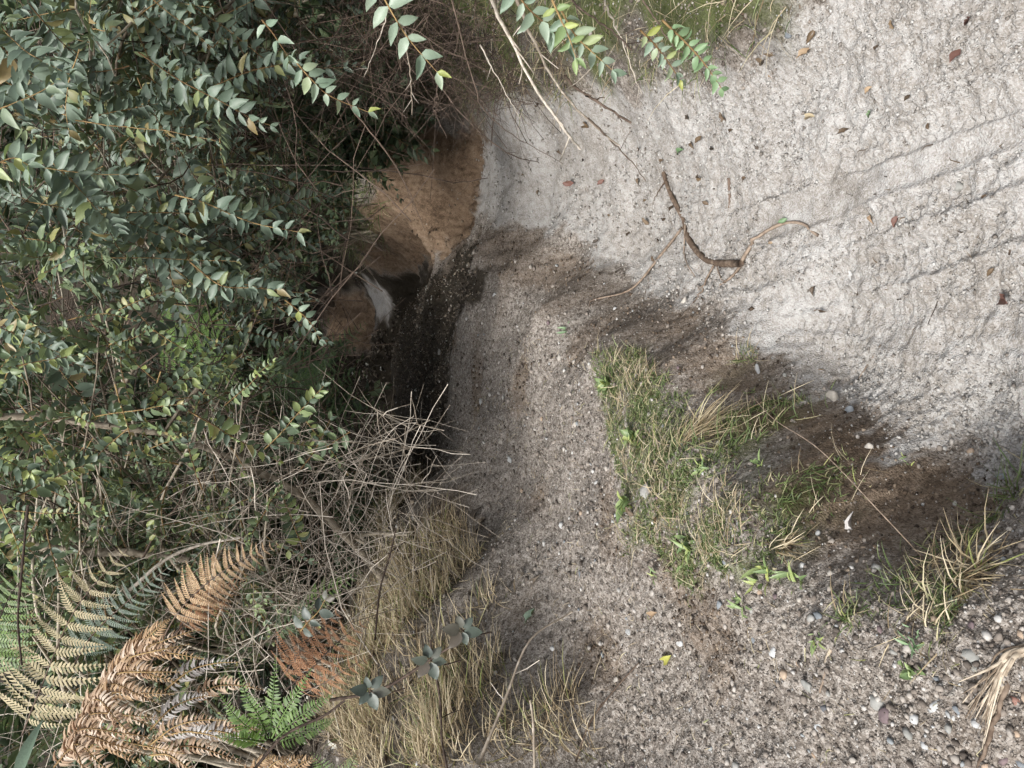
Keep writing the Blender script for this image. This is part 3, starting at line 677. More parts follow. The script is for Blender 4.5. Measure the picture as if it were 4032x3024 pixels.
def frond(parent, root, pts, mat, width, nrm, npair=18, dead=False, simple=False, start=.25, stalk=M_DTWIG, fwd=.35, taper=.75, jit=.1, label=None):
    pts = spline(pts, 26); mb = MB(); mb.tube(pts - root, np.linspace(.0035, .0008, 26), 4)
    fr = link('frond', mb.mesh('frond', True), parent, stalk)
    if label: fr['label'] = label
    d = norm(np.gradient(pts, axis=0)); nrm = norm(np.array(nrm, float))
    for i in range(npair):
        f = start + (1 - start) * (i + .5) / npair; g = (i + .5) / npair; k = min(25, f * 25); a = int(k); b = min(25, a + 1); p = pts[a] + (pts[b] - pts[a]) * (k - a)
        s = norm(np.cross(d[a], nrm)); nn = np.cross(s, d[a])
        L = width * (1 - g ** 1.3 * .93) * (.7 + .3 * min(1, g * 5)) * RNG.uniform(.88, 1.08)
        for sg in (1, -1):
            x = s * sg + d[a] * fwd + RNG.normal(size=3) * jit + (np.array([0, 0, -.35 * RNG.random()]) if dead else 0)
            B = basis(x, nn + RNG.normal(size=3) * jit * 1.5); tp = 1.0 if simple else taper
            o = bpy.data.objects.new('pinna', (lobe_mesh if simple else pinna_mesh)(dead, int(RNG.integers(3)), mat)); COL.objects.link(o); o.parent = fr
            o.matrix_basis = mat4(B, p - root, (L, L * tp, L))
def fern(label, base, fronds, group=None):
    """fronds: dict(pts=[(u,v,t)...], ...)"""
    b = at_t(*base); root = root_under(b)
    t = thing('fern', root, label, 'fern', group)
    for fr in fronds:
        fr = dict(fr); pp = [at_t(*q) for q in fr.pop('pts')]
        frond(t, root, pp, nrm=fr.pop('nrm', (.25, -.8, .5)), **fr)
    return t
fern('tall fern with a long beige frond, its tip pointing towards the thicket', (20, 720, 2.7),
     [dict(pts=[(22, 735, 2.7), (40, 690, 2.6), (75, 610, 2.5), (127, 549, 2.45)], mat=M_FBEIGE, width=.24, npair=17, start=.1, nrm=(-.3, -.9, .35))])
fern('bluish green fern frond lying next to the long beige one', (70, 690, 2.7),
     [dict(pts=[(72, 668, 2.75), (95, 632, 2.7), (135, 595, 2.65), (177, 560, 2.6)], mat=M_FBLUE, width=.13, npair=18, start=.12, nrm=(-.2, -.9, .4))])
fern('pale green fern frond cut off by the photo edge beside the beige frond', (-15, 680, 2.5),
     [dict(pts=[(-22, 690, 2.5), (-8, 640, 2.45), (8, 600, 2.4), (30, 568, 2.4)], mat=M_FGREEN, width=.17, npair=14, start=.1, nrm=(-.3, -.9, .4))])
fern('fern with a tan brown dead frond reaching furthest into the dead twigs', (165, 690, 2.8),
     [dict(pts=[(150, 665, 2.8), (180, 610, 2.7), (225, 570, 2.65), (280, 543, 2.6)], mat=M_FTAN, width=.13, npair=19, start=.28, nrm=(-.1, -.9, .5)),
      dict(pts=[(155, 660, 2.85), (190, 615, 2.8), (220, 590, 2.75), (245, 582, 2.7)], mat=M_FORANGE, width=.1, npair=13, start=.3, dead=True),
      dict(pts=[(158, 655, 2.9), (180, 630, 2.85), (205, 612, 2.8), (232, 600, 2.75)], mat=M_FORANGE, width=.08, npair=11, start=.3, dead=True)])
fern('rust orange dead fern beside the dry grass bank', (300, 705, 2.75),
     [dict(pts=[(285, 690, 2.8), (312, 668, 2.7), (340, 640, 2.65), (372, 618, 2.6)], mat=M_FORANGE, width=.14, npair=12, start=.1, nrm=(-.3, -.9, .3)),
      dict(pts=[(280, 680, 2.8), (298, 655, 2.75), (320, 630, 2.7), (345, 606, 2.7)], mat=M_FORANGE, width=.13, npair=12, start=.1, nrm=(-.2, -.9, .4)),
      dict(pts=[(290, 695, 2.75), (320, 685, 2.65), (348, 668, 2.6), (375, 655, 2.6)], mat=M_FORANGE, width=.09, npair=10, start=.1, nrm=(-.2, -.9, .4))])
fern('fresh green fern with spread fronds among the dead brown ones', (268, 745, 2.35),
     [dict(pts=[(270, 738, 2.35), (272, 710, 2.3), (274, 685, 2.28), (276, 655, 2.3)], mat=M_FGREEN, width=.042, npair=21, start=.06, simple=True, stalk=M_FGREEN, fwd=.45),
      dict(pts=[(268, 738, 2.35), (258, 715, 2.3), (246, 695, 2.28), (238, 668, 2.3)], mat=M_FGREEN, width=.042, npair=21, start=.06, simple=True, stalk=M_FGREEN, fwd=.45),
      dict(pts=[(266, 740, 2.35), (245, 725, 2.3), (232, 712, 2.28), (218, 690, 2.3)], mat=M_FGREEN, width=.042, npair=21, start=.06, simple=True, stalk=M_FGREEN, fwd=.45),
      dict(pts=[(272, 738, 2.33), (285, 712, 2.28), (298, 692, 2.26), (312, 668, 2.26)], mat=M_FGREEN, width=.042, npair=21, start=.06, simple=True, stalk=M_FGREEN, fwd=.45),
      dict(pts=[(274, 740, 2.32), (295, 720, 2.26), (315, 706, 2.24), (336, 692, 2.24)], mat=M_FGREEN, width=.042, npair=21, start=.06, simple=True, stalk=M_FGREEN, fwd=.45),
      dict(pts=[(276, 742, 2.32), (300, 734, 2.26), (320, 726, 2.24), (336, 718, 2.24)], mat=M_FGREEN, width=.042, npair=21, start=.06, simple=True, stalk=M_FGREEN, fwd=.45),
      dict(pts=[(264, 742, 2.33), (250, 740, 2.28), (232, 738, 2.25), (215, 735, 2.24)], mat=M_FGREEN, width=.042, npair=21, start=.06, simple=True, stalk=M_FGREEN, fwd=.45)])
dead1 = []
for q, (u0, v0, u1, v1, L) in enumerate([(75, 740, 150, 765, 1), (70, 735, 165, 735, 1), (80, 720, 170, 715, 1), (95, 700, 175, 690, 1), (105, 680, 185, 668, 1), (115, 665, 190, 640, 1), (125, 655, 205, 655, 1), (65, 750, 130, 785, 1), (60, 755, 100, 790, 1), (130, 650, 170, 615, 1), (85, 705, 140, 740, 0), (100, 690, 160, 700, 0), (90, 745, 185, 750, 1), (72, 742, 150, 752, 1), (88, 712, 160, 726, 1), (110, 672, 180, 680, 1), (120, 660, 198, 625, 1)]):
    dead1.append(dict(pts=[(u0 - 6, v0 + 12, 2.4), (u0 + 12, v0 - 6, 2.3), ((u0 + u1) / 2 + 5, (v0 + v1) / 2 - 2, 2.2), (u1, v1 + 4, 2.18 + .02 * (q % 3))], mat=M_FPALE if q % 3 else M_FTAN, width=.05, npair=24, start=.06, dead=True, simple=True, stalk=M_STEM, nrm=(.1, -.9, .45), jit=.14))
fern('large curled dead fern with bleached brown fronds at the photo corner', (60, 775, 2.4), dead1)
dead2 = []
for q, (u0, v0, u1, v1) in enumerate([(150, 745, 225, 720), (155, 740, 240, 745), (160, 750, 250, 768), (150, 730, 215, 695), (150, 755, 205, 785), (185, 735, 272, 752), (190, 700, 265, 690), (165, 690, 240, 662), (200, 745, 262, 730)]):
    dead2.append(dict(pts=[(u0, v0, 2.42), ((2 * u0 + u1) / 3, (2 * v0 + v1) / 3 - 10, 2.36), ((u0 + 2 * u1) / 3, (u0 * 0 + v0 + 2 * v1) / 3 - 8, 2.32), (u1, v1, 2.3)], mat=M_FGREY if q % 2 else M_FPALE, width=.042, npair=20, start=.06, dead=True, simple=True, stalk=M_STEM, jit=.16, nrm=(0, -.9, .5)))
fern('silvery grey dead fern under the fresh green fern', (150, 765, 2.45), dead2)
fern('brown dead fern at the photo edge below the fresh green fern', (255, 790, 2.15),
     [dict(pts=[(240 + 4 * q, 790, 2.2), (250 + 12 * q, 775, 2.15), (262 + 14 * q, 762, 2.1), (275 + 14 * q, 755 + 4 * (q % 2), 2.1)], mat=M_FTAN, width=.04, npair=18, start=.06, dead=True, simple=True, stalk=M_STEM) for q in range(4)])
fern('small green fern at the photo edge beside the brown dead fern', (330, 800, 2.1),
     [dict(pts=[(335, 800, 2.1), (330, 780, 2.08), (322, 765, 2.06), (310, 752, 2.06)], mat=M_FGREEN, width=.05, npair=14, start=.1),
      dict(pts=[(335, 800, 2.1), (342, 782, 2.06), (350, 768, 2.04), (356, 754, 2.04)], mat=M_FGREEN, width=.05, npair=14, start=.1)])
fern('small dark green fern behind the rust orange dead fern', (300, 625, 3.1),
     [dict(pts=[(270, 640, 3.1), (290, 622, 3.05), (310, 610, 3.0), (330, 598, 3.0)], mat=M_FDARK, width=.08, npair=14, start=.1),
      dict(pts=[(300, 610, 3.15), (320, 595, 3.1), (340, 585, 3.05), (362, 570, 3.05)], mat=M_FGREEN, width=.08, npair=13, start=.1)])
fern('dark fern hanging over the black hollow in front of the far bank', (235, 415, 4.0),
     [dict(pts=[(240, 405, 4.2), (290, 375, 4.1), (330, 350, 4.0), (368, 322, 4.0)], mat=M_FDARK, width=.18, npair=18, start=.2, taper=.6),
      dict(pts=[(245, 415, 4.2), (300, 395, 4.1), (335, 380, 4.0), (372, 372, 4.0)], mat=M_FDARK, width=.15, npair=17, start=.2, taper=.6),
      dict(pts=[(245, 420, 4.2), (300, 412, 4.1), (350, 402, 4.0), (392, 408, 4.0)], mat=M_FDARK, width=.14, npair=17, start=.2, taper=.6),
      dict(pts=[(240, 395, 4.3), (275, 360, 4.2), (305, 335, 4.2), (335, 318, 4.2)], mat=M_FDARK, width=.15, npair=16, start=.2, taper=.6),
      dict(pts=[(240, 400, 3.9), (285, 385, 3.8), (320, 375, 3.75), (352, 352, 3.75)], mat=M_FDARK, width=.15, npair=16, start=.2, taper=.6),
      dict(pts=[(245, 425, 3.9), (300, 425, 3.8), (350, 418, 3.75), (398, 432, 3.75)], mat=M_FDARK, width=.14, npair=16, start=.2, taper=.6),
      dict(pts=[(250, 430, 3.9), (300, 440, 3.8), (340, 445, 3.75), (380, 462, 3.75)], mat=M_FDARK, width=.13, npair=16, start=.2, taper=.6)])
fern('broad dim green fern inside the thicket above the dark hollow', (120, 350, 4.2),
     [dict(pts=[(140, 330, 4.4), (180, 322, 4.3), (215, 328, 4.2), (250, 345, 4.2)], mat=M_FGREEN, width=.22, npair=16, start=.15),
      dict(pts=[(140, 345, 4.4), (180, 350, 4.3), (215, 365, 4.2), (245, 385, 4.2)], mat=M_FGREEN, width=.2, npair=16, start=.15),
      dict(pts=[(140, 335, 4.4), (185, 300, 4.3), (215, 290, 4.2), (250, 300, 4.2)], mat=M_FDARK, width=.2, npair=15, start=.15)])

# ------------------------------------------------------------------ trunks, dead branches and twigs in the thicket
def stick(name, label, pts, r0, r1, mat, cat='branch', group=None, n=16, sides=6, side=0, rough=0.0):
    pts = spline(pts, n); pts[1:-1] += RNG.normal(size=(n - 2, 3)) * rough; root = pts[0]
    mb = MB(); rad = np.linspace(r0, r1, n) * (1 + .12 * RNG.normal(size=n).clip(-1, 1)); mb.tube(pts - root, rad, sides)
    for q in range(side):
        k = int(RNG.integers(3, n - 2)); d = norm(norm(pts[k + 1] - pts[k]) + RNG.normal(size=3) * .8); L = np.linalg.norm(pts[-1] - pts[0]) * RNG.uniform(.06, .2)
        mb.tube(np.array([pts[k] - root, pts[k] - root + d * L * .5, pts[k] - root + d * L + RNG.normal(size=3) * L * .1]), np.linspace(rad[k] * .5, r1 * .5, 3), 4)
    o = link(name, mb.mesh(name, True), None, mat); o.location = root
    return tag(o, label, cat, group)
def pixpts(L, t0, t1):
    k = len(L) - 1; return [at_t(u, v, t0 + (t1 - t0) * i / k) for i, (u, v) in enumerate(L)]
stick('slanting_trunk', 'pale bare trunk slanting through the small leaved shrubs', pixpts([(-30, 412), (60, 419), (140, 430), (185, 440), (240, 462), (300, 495), (345, 535), (385, 580)], 2.9, 3.3), .014, .017, M_BARK, 'trunk', n=24, side=10, rough=.004)
stick('lying_trunk', 'grey mossy trunk lying behind the beige fern frond', pixpts([(-20, 530), (60, 550), (130, 552), (190, 560)], 3.1, 3.1), .02, .016, M_BARK, 'trunk', side=3, rough=.004)
stick('curved_branch', 'pale bare branch curving above the tan fern frond', pixpts([(130, 590), (165, 560), (200, 545), (240, 538)], 2.9, 2.9), .008, .004, M_TWIG, side=3)
stick('upright_stem', 'dark thin stem crossing the pale green and beige fronds', pixpts([(28, 505), (22, 570), (18, 620), (22, 665)], 2.35, 2.35), .004, .003, M_DTWIG)
stick('upright_stem', 'dark thin twig standing out of the black hollow', pixpts([(142, 560), (160, 525), (178, 505), (190, 470)], 3.0, 3.0), .005, .003, M_DTWIG, side=3)
stick('bent_twig', 'pale dry twig bent over the edge of the black hollow', pixpts([(352, 462), (395, 452), (425, 440), (450, 405)], 3.3, 3.4), .005, .002, M_TWIG, side=6)
stick('bent_twig', 'pale forked twig leaning out of the dead grass by the hollow', pixpts([(345, 520), (360, 465), (385, 445), (430, 420)], 3.2, 3.3), .004, .002, M_TWIG, side=4)
stick('bramble_stem', 'dark red bramble stem leaning across the dry grass bank', pixpts([(330, 700), (380, 690), (430, 660), (475, 630)], 2.2, 2.15), .005, .003, M_DTWIG, 'stem')
stick('dry_stalk', 'long grey stalk leaning from the dry grass over the gravel', pixpts([(478, 765), (505, 700), (530, 640), (572, 612)], 1.75, 1.95), .0045, .002, M_TWIG, 'stalk', side=3)
stick('dry_stalk', 'long thin stalk lying on the gravel next to the yellow leaf', [gnd(585, 760) + [0, 0, .03], gnd(605, 720) + [0, 0, .05], gnd(622, 690) + [0, 0, .03], gnd(642, 662) + [0, 0, .01]], .003, .0015, M_STICK, 'stalk', side=2)
stick('dry_stalk', 'pale dry stalk standing upright in the grass by the photo edge', pixpts([(535, 790), (534, 750), (533, 720), (530, 700)], 1.8, 1.8), .004, .0025, M_TWIG, 'stalk')
stick('dry_stalk', 'dark stalk rising through the rust orange fern', pixpts([(255, 768), (285, 735), (325, 715), (345, 700)], 2.0, 2.05), .0045, .003, M_DTWIG, 'stalk', side=2)
stick('dry_stalk', 'dark straight stalk beside the bramble leaves', pixpts([(430, 640), (440, 700), (442, 740), (448, 772)], 2.1, 1.95), .003, .003, M_DTWIG, 'stalk', side=3)
stick('dry_stalk', 'dark straight stalk in front of the dark bank of dead twigs', pixpts([(375, 640), (380, 590), (390, 555), (396, 528)], 2.75, 2.8), .004, .003, M_DTWIG, 'stalk', side=2)

# overhanging bare twigs above the track
OV = [([(480, -30), (492, 0), (506, 31), (534, 85), (566, 131), (580, 149)], 2.3, 2.75, .0085, .005, M_TWIG, 'thick pale bare branch hanging over the track, broken at its end'),
      ([(512, -20), (521, 9), (531, 35), (557, 85), (588, 120), (620, 146)], 2.25, 2.6, .0085, .003, M_TWIG, 'pale bare branch with dark bark hanging beside the thick broken one'),
      ([(588, 118), (609, 139), (628, 158), (646, 182)], 2.5, 2.75, .004, .0015, M_DTWIG, 'dark thin twig pointing down to the fallen branch on the sand'),
      ([(425, 60), (433, 76), (461, 114), (495, 145), (521, 159), (539, 163)], 2.7, 3.1, .0045, .0015, M_DTWIG, 'dark twig curving over the shaded end of the track'),
      ([(450, -10), (455, 12), (474, 86), (483, 108), (503, 128), (526, 143), (563, 164)], 2.6, 3.0, .004, .0012, M_DTWIG, 'longest dark forked twig arching over the shaded sand'),
      ([(345, 95), (356, 114), (381, 145), (403, 179), (415, 207), (425, 231)], 3.0, 3.4, .005, .0015, M_DTWIG, 'dark twig hanging in front of the brown cut bank'),
      ([(320, 170), (341, 172), (397, 172), (434, 178), (455, 183), (488, 178)], 3.3, 3.5, .004, .002, M_DTWIG, 'thin twig with a pale tip crossing the brown cut bank'),
      ([(437, 80), (437, 90), (435, 111), (447, 139)], 2.8, 2.9, .0035, .0012, M_DTWIG, 'short crooked twig beside the curving dark one'),
      ([(405, 30), (410, 77), (412, 115)], 2.7, 2.8, .0035, .002, M_TWIG, 'short straight pale twig in front of the shaded bank'),
      ([(392, -5), (380, 37), (364, 77)], 2.4, 2.6, .003, .0012, M_TWIG, 'pale twig below the spray of large pale leaves'),
      ([(480, 45), (492, 69), (511, 102), (520, 119)], 2.8, 2.9, .0035, .001, M_TWIG, 'thin pale twig pointing at the middle of the shaded track'),
      ([(565, 75), (575, 88), (604, 106), (631, 123)], 2.5, 2.6, .006, .005, M_DTWIG, 'stubby dark branch end low over the pale sand'),
      ([(605, 0), (613, 22), (631, 65), (642, 94)], 2.1, 2.3, .0035, .0012, M_TWIG, 'pale crooked twig in front of the green grassy bank'),
      ([(560, -10), (585, 12), (610, 30), (632, 50)], 2.15, 2.2, .004, .003, M_DTWIG, 'dark thick twig in front of the green grassy bank'),
      ([(640, -5), (668, 40), (690, 60), (712, 85)], 2.0, 2.1, .003, .001, M_DTWIG, 'thin twig carrying the row of small paired leaves')]
for L, t0, t1, r0, r1, mt, lb in OV:
    stick('overhanging_twig', lb, pixpts(L, t0, t1), r0 * .8, r1 * .8, mt, 'twig', side=6, rough=.002, n=20)

# uncountable tangle of dead stems
def tangle(name, label, n, uv, t0, t1, lmin, lmax, r, mat, lean=(0, 0, .5), up=1.0, spread=.9):
    mb = MB()
    for q in range(n):
        u = RNG.uniform(uv[0], uv[1]); v = RNG.uniform(uv[2], uv[3]); p = at_t(u, v, RNG.uniform(t0, t1)); g = float(H0(p[0], p[1]))
        if p[2] < g + .02: p[2] = g + .02
        d = norm(RNG.normal(size=3) * spread + np.array(lean)); L = RNG.uniform(lmin, lmax)
        k = 7; pts = [p - d * L * .5]; dd = d.copy()
        for i in range(k - 1):
            dd = norm(dd + RNG.normal(size=3) * .14 + np.array([0, 0, -.06])); pts.append(pts[-1] + dd * L / (k - 1))
        mb.tube(np.array(pts), np.linspace(1, .45, k) * r * RNG.uniform(.5, 1.3), 3)
    return tag(link(name, mb.mesh(name, True), None, mat), label, 'twigs', kind='stuff')
tangle('dead_twigs', 'tangle of pale dead twigs and stems on the bank below the shrubs', 520, (190, 425, 420, 620), 2.8, 3.8, .2, .75, .0019, M_TWIG)
tangle('dark_twigs', 'tangle of dark thin stems through the whole thicket', 800, (-10, 330, -10, 620), 3.0, 4.6, .3, 1.0, .003, M_DTWIG)
tangle('brush', 'dark brushwood filling the shaded bank behind the hanging leaves', 700, (330, 520, -15, 110), 2.9, 4.2, .2, .7, .0018, M_DTWIG, lean=(-.3, -.3, .2))
tangle('bank_twigs', 'thin pale stems standing among the ferns', 330, (0, 330, 480, 790), 2.7, 3.6, .2, .7, .002, M_TWIG)

# ------------------------------------------------------------------ grass and straw
def blades(name, label, mat, x, y, L, lean, spread, width, cat='grass', flat=0.35, lift=0.0, kind='stuff', origin=None):
    n = len(x); z = HF(x, y) - .004 + lift
    d = norm(RNG.normal(size=(n, 3)) * spread + np.asarray(lean)); d[:, 2] = np.abs(d[:, 2]) + .15; d = norm(d)
    hz = norm(np.stack([d[:, 0], d[:, 1], np.zeros(n)], -1) + np.asarray([lean[0], lean[1], 0]) * .8 + RNG.normal(size=(n, 3)) * [.3, .3, 0])
    s = norm(np.cross(d, RNG.normal(size=(n, 3)))); L = np.broadcast_to(L, (n,)); W = width * RNG.uniform(.6, 1.3, n)
    P = np.stack([x, y, z], -1); K = 3; rows = []
    p = P.copy(); dd = d.copy()
    for k in range(K + 1):
        wk = (W * (1 - (k / K) ** 1.6) * .5 + .0002)[:, None]
        rows.append(np.stack([p - s * wk, p + s * wk], 1))
        dd = norm(dd * 1.0 + hz * flat + np.array([0, 0, -flat * .6])); p = p + dd * (L / K)[:, None]
        g = H0(p[:, 0], p[:, 1]) + .004 + lift * .5; p[:, 2] = np.maximum(p[:, 2], g)
    V = np.stack(rows, 1).reshape(n, -1, 3); m = V.shape[1]
    q = np.array([[2 * k, 2 * k + 1, 2 * k + 3, 2 * k + 2] for k in range(K)])
    Q = (q[None] + (np.arange(n) * m)[:, None, None]).reshape(-1, 4)
    V = V.reshape(-1, 3)
    if origin is not None: V = V - origin
    me = mesh_np(name, V, [Q], True); o = link(name, me, None, mat)
    if origin is not None: o.location = origin
    return tag(o, label, cat, kind=kind)
def in_poly(P, n, dens=None):
    lo = P.min(0); hi = P.max(0); x = RNG.uniform(lo[0], hi[0], n); y = RNG.uniform(lo[1], hi[1], n); k = poly_sd(P, x, y) + perlin(x * 5, y * 5) * .14 + perlin(x * 20, y * 20) * .06 > 0
    if dens is not None: k &= RNG.random(n) < dens(x, y)
    return x[k], y[k]
clump = lambda sc, lo=-.2, hi=.35: (lambda x, y: sstep(lo, hi, perlin(x * sc + 2, y * sc + 8)))
x, y = in_poly(P_LAWN, 20000, clump(9, -.55, .25)); blades('lawn_grass', 'short green grass patch on the lip of the gravel terrace', M_GRASS, x, y, RNG.uniform(.012, .042, len(x)), (.2, -.3, .4), .7, .0028)
x, y = in_poly(P_LAWN, 16000, clump(6, -.6, .2)); blades('lawn_thatch', 'matted short thatch under the green grass patch', M_GRASS, x, y, RNG.uniform(.006, .02, len(x)), (.3, -.2, .15), .9, .0035, flat=.3)
x, y = in_poly(P_LAWN, 4000, clump(7, -.5, .3)); blades('lawn_straw', 'dry blades mixed into the green grass patch', M_STRAW, x, y, RNG.uniform(.04, .1, len(x)), (.4, -.2, .3), .6, .002)
x, y = in_poly(P_EDGE, 6000, clump(10, .0, .4)); blades('edge_grass', 'green grass growing along the brown earth lip near the camera', M_GRASS, x, y, RNG.uniform(.015, .045, len(x)), (.1, -.1, .4), .7, .0025)
x, y = in_poly(P_EDGE, 900, clump(8)); blades('edge_straw', 'dry straw blades along the brown earth lip near the camera', M_STRAW, x, y, RNG.uniform(.04, .09, len(x)), (.3, -.3, .2), .7, .002)
GB = world_poly([(425, 478), (470, 545), (515, 625), (560, 700), (605, 766), (500, 766), (400, 766), (350, 766), (330, 700), (355, 640), (385, 540)])
x, y = in_poly(GB, 24000, lambda x, y: .2 + .8 * sstep(-.3, .3, perlin(x * 5, y * 5))); blades('straw', 'dry pale grass matted over the bank below the ferns', M_STRAW, x, y, RNG.uniform(.06, .2, len(x)), (.7, -.2, .15), .8, .003, flat=.22)
x, y = in_poly(GB, 8000, clump(5, .05, .4)); blades('bank_grass', 'green grass growing through the dry straw on the bank', M_GRASS, x, y, RNG.uniform(.06, .16, len(x)), (.35, -.1, .5), .5, .003)
GR = world_poly([(430, 90), (480, 104), (560, 90), (640, 82), (720, 72), (770, 34), (785, 2)], [(1.5, 1.5), (2.3, 2.2), (3.0, 4.0), (2.6, 5.4)])
x, y = in_poly(GR, 15000, lambda x, y: .15 + .85 * sstep(-.1, .3, perlin(x * 3, y * 3))); blades('verge_grass', 'lush green grass on the bank under the hanging twigs', M_GRASS, x, y, RNG.uniform(.05, .16, len(x)), (-.4, -.2, .3), .5, .0032, flat=.3)
x, y = in_poly(GR, 5000); blades('verge_straw', 'brown dry grass on the bank under the hanging twigs', M_STRAW, x, y, RNG.uniform(.08, .2, len(x)), (-.45, -.2, .2), .55, .0022, flat=.3)
GC = np.array([at_y(392, 115, 5.9)[:2], at_y(374, 170, 6.1)[:2], at_y(366, 215, 6.9)[:2], at_y(362, 262, 8.3)[:2], (2.4, 9.2), (3.4, 8), (3.2, 6)])
x, y = in_poly(GC, 9000); blades('overhanging_grass', 'bright green grass fringe on top of the brown cut bank', M_GRASS, x, y, RNG.uniform(.12, .34, len(x)), (-.25, -.5, .3), .4, .006, flat=.35)
tw = world_poly([(470, 430), (520, 330), (600, 370), (640, 560), (720, 600), (860, 640), (1020, 620), (1020, 766), (620, 766), (540, 640)])
x, y = in_poly(tw, 2600); blades('straw_bits', 'short dry stems strewn over the gravel terrace', M_STRAW, x, y, RNG.uniform(.01, .05, len(x)), (0, 0, .0), 1.0, .0016, cat='straw', flat=.5)
x, y = in_poly(P_SAND, 2600, lambda x, y: (y > .8) & (x < 1.4)); blades('twig_bits', 'tiny dark twig and bark bits strewn over the pale sand', M_DEAD, x, y, RNG.uniform(.006, .03, len(x)), (0, 0, .0), 1.0, .0026, cat='debris', flat=.5)
# crest of leaf litter
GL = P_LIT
def litter(name, label, P, n, s0, s1, mat, dens=None, kind='dead'):
    x, y = in_poly(P, n, dens); n = len(x); z = HF(x, y) + .006; mb = MB()
    B = basis(norm(RNG.normal(size=(n, 3)) * [1, 1, .25]), norm(RNG.normal(size=(n, 3)) * .5 + [0, 0, 1])); s = RNG.uniform(s0, s1, n)
    for q in range(2):
        v, t = LEAFV[kind][q % len(LEAFV[kind])]; k = np.arange(n) % 2 == q; mb.scatter(v, t, (B * s[:, None, None])[k], np.stack([x, y, z], -1)[k])
    return tag(link(name, mb.mesh(name, True), None, mat), label, 'leaves', kind='stuff')
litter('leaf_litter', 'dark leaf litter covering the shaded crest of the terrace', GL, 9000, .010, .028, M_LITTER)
litter('shade_litter', 'dead leaves under the bushes around the black hollow', P_BANK, 5000, .03, .07, M_LITTER)
litter('far_litter', 'leaf litter beside the lower trail behind the crest', np.array([(-1.5, 7.2), (.5, 7.2), (1.0, 8.3), (1.6, 10), (-.5, 10.5), (-2, 9)]), 4000, .03, .07, M_LITTER, lambda x, y: (poly_sd(P_WHITE, x, y) < -.12) & (poly_sd(P_CUT2, x, y) < -.1))

# ------------------------------------------------------------------ leafy sprays hanging in front
def spray(label, pts, t0, t1, leafmat, leaf, pairs, kind='tutu', name='leafy_spray', nrm=(0, -.8, .6), f0=.15):
    P = spline(pixpts(pts, t0, t1), 24); root = P[0]
    th = thing(name, root, label, 'leafy branch')
    mb = MB(); mb.tube(P - root, np.linspace(.003, .001, 24), 5); st = link('stem', mb.mesh('stem', True), th, M_STEM)
    d = norm(np.gradient(P, axis=0))
    for i in range(pairs):
        f = f0 + (1 - f0) * i / max(1, pairs - 1); k = min(23, int(f * 23)); s = norm(np.cross(d[k], np.array(nrm))); nn = np.cross(s, d[k])
        for sg in (1, -1):
            x = s * sg * (1 - .5 * f ** 4) + d[k] * (.4 + .6 * f ** 4) + RNG.normal(size=3) * .22
            o = bpy.data.objects.new('leaf', leaf_mesh(kind, int(RNG.integers(len(LEAFV[kind]))), leafmat)); COL.objects.link(o); o.parent = th
            o.matrix_basis = mat4(basis(x, nn + RNG.normal(size=3) * .35), P[k] - root, leaf * RNG.uniform(.75, 1.2) * (1 - .25 * f ** 3))
    return th
spray('spray of large pale leaves hanging down over the shaded bank', [(372, -25), (390, 9), (408, 38), (437, 72)], 2.0, 2.05, M_PALE, .07, 6)
spray('spray of pale leaves beside the yellow green ones at the grassy verge', [(505, -22), (528, 8), (548, 26), (566, 44)], 1.9, 1.95, M_PALE, .055, 7)
spray('drooping tip of pale leaves hanging over the pale sand', [(560, 8), (575, 35), (592, 52), (612, 70)], 1.9, 1.95, M_PALE, .05, 6)
spray('small spray of yellow green leaves at the grassy verge', [(552, 0), (562, 22), (570, 40), (576, 58)], 1.88, 1.9, M_WEED, .05, 4)
spray('row of small paired leaves pointing at the pale sand', [(662, 20), (685, 42), (703, 62), (721, 88)], 1.75, 1.8, M_GREENLEAF, .034, 11)
spray('small leafy tuft lying on the edge of the sand', [(640, 30), (655, 45), (668, 62), (680, 80)], 1.85, 1.9, M_PALE, .035, 8)
spray('pale leafy spray in front of the shaded bank with large paired leaves', [(296, 62), (312, 80), (330, 96), (368, 112)], 2.3, 2.35, M_PALE, .052, 8)
spray('isolated cluster of four pale leaves before the dark thicket', [(262, 20), (272, 32), (280, 44), (288, 56)], 2.3, 2.3, M_PALE, .06, 3)
spray('bright pale green spray at the photo edge above the thicket', [(-30, 182), (-5, 165), (15, 158), (28, 165)], 2.1, 2.1, M_PALE, .07, 6)
spray('upper leafy spray at the photo edge with long leaves', [(-30, 120), (10, 105), (40, 92), (62, 78)], 2.3, 2.35, M_TUTU, .075, 8)
spray('glossy spray whose comb of leaves points at the dark hollow', [(175, 195), (205, 203), (250, 222), (298, 232)], 2.6, 2.6, M_TUTU, .065, 12, nrm=(.1, -.9, .3))
spray('second glossy comb of leaves just above the dark fern', [(190, 262), (220, 285), (250, 288), (286, 290)], 2.6, 2.65, M_TUTU, .062, 12, nrm=(.1, -.9, .3))
spray('pale small spray hanging before the far brown bank', [(285, 300), (300, 312), (312, 325), (320, 340)], 3.0, 3.0, M_PALE, .045, 6)
spray('three leaved sprig in the black hollow', [(350, 432), (342, 437), (334, 442), (326, 448)], 3.0, 3.0, M_OVAL, .055, 3, kind='oval')
spray('round leaved sprig at the edge of the black hollow', [(300, 470), (312, 455), (320, 440), (330, 420)], 3.1, 3.1, M_OVAL, .05, 5, kind='oval')
spray('dark leaved sprig in front of the rust orange fern', [(300, 632), (308, 622), (318, 612), (325, 600)], 2.3, 2.3, M_BRAMBLE, .045, 4, kind='oval')
nl = bpy.data.objects.new('hanging_leaf', leaf_mesh('long', 0, M_PALE)); COL.objects.link(nl)
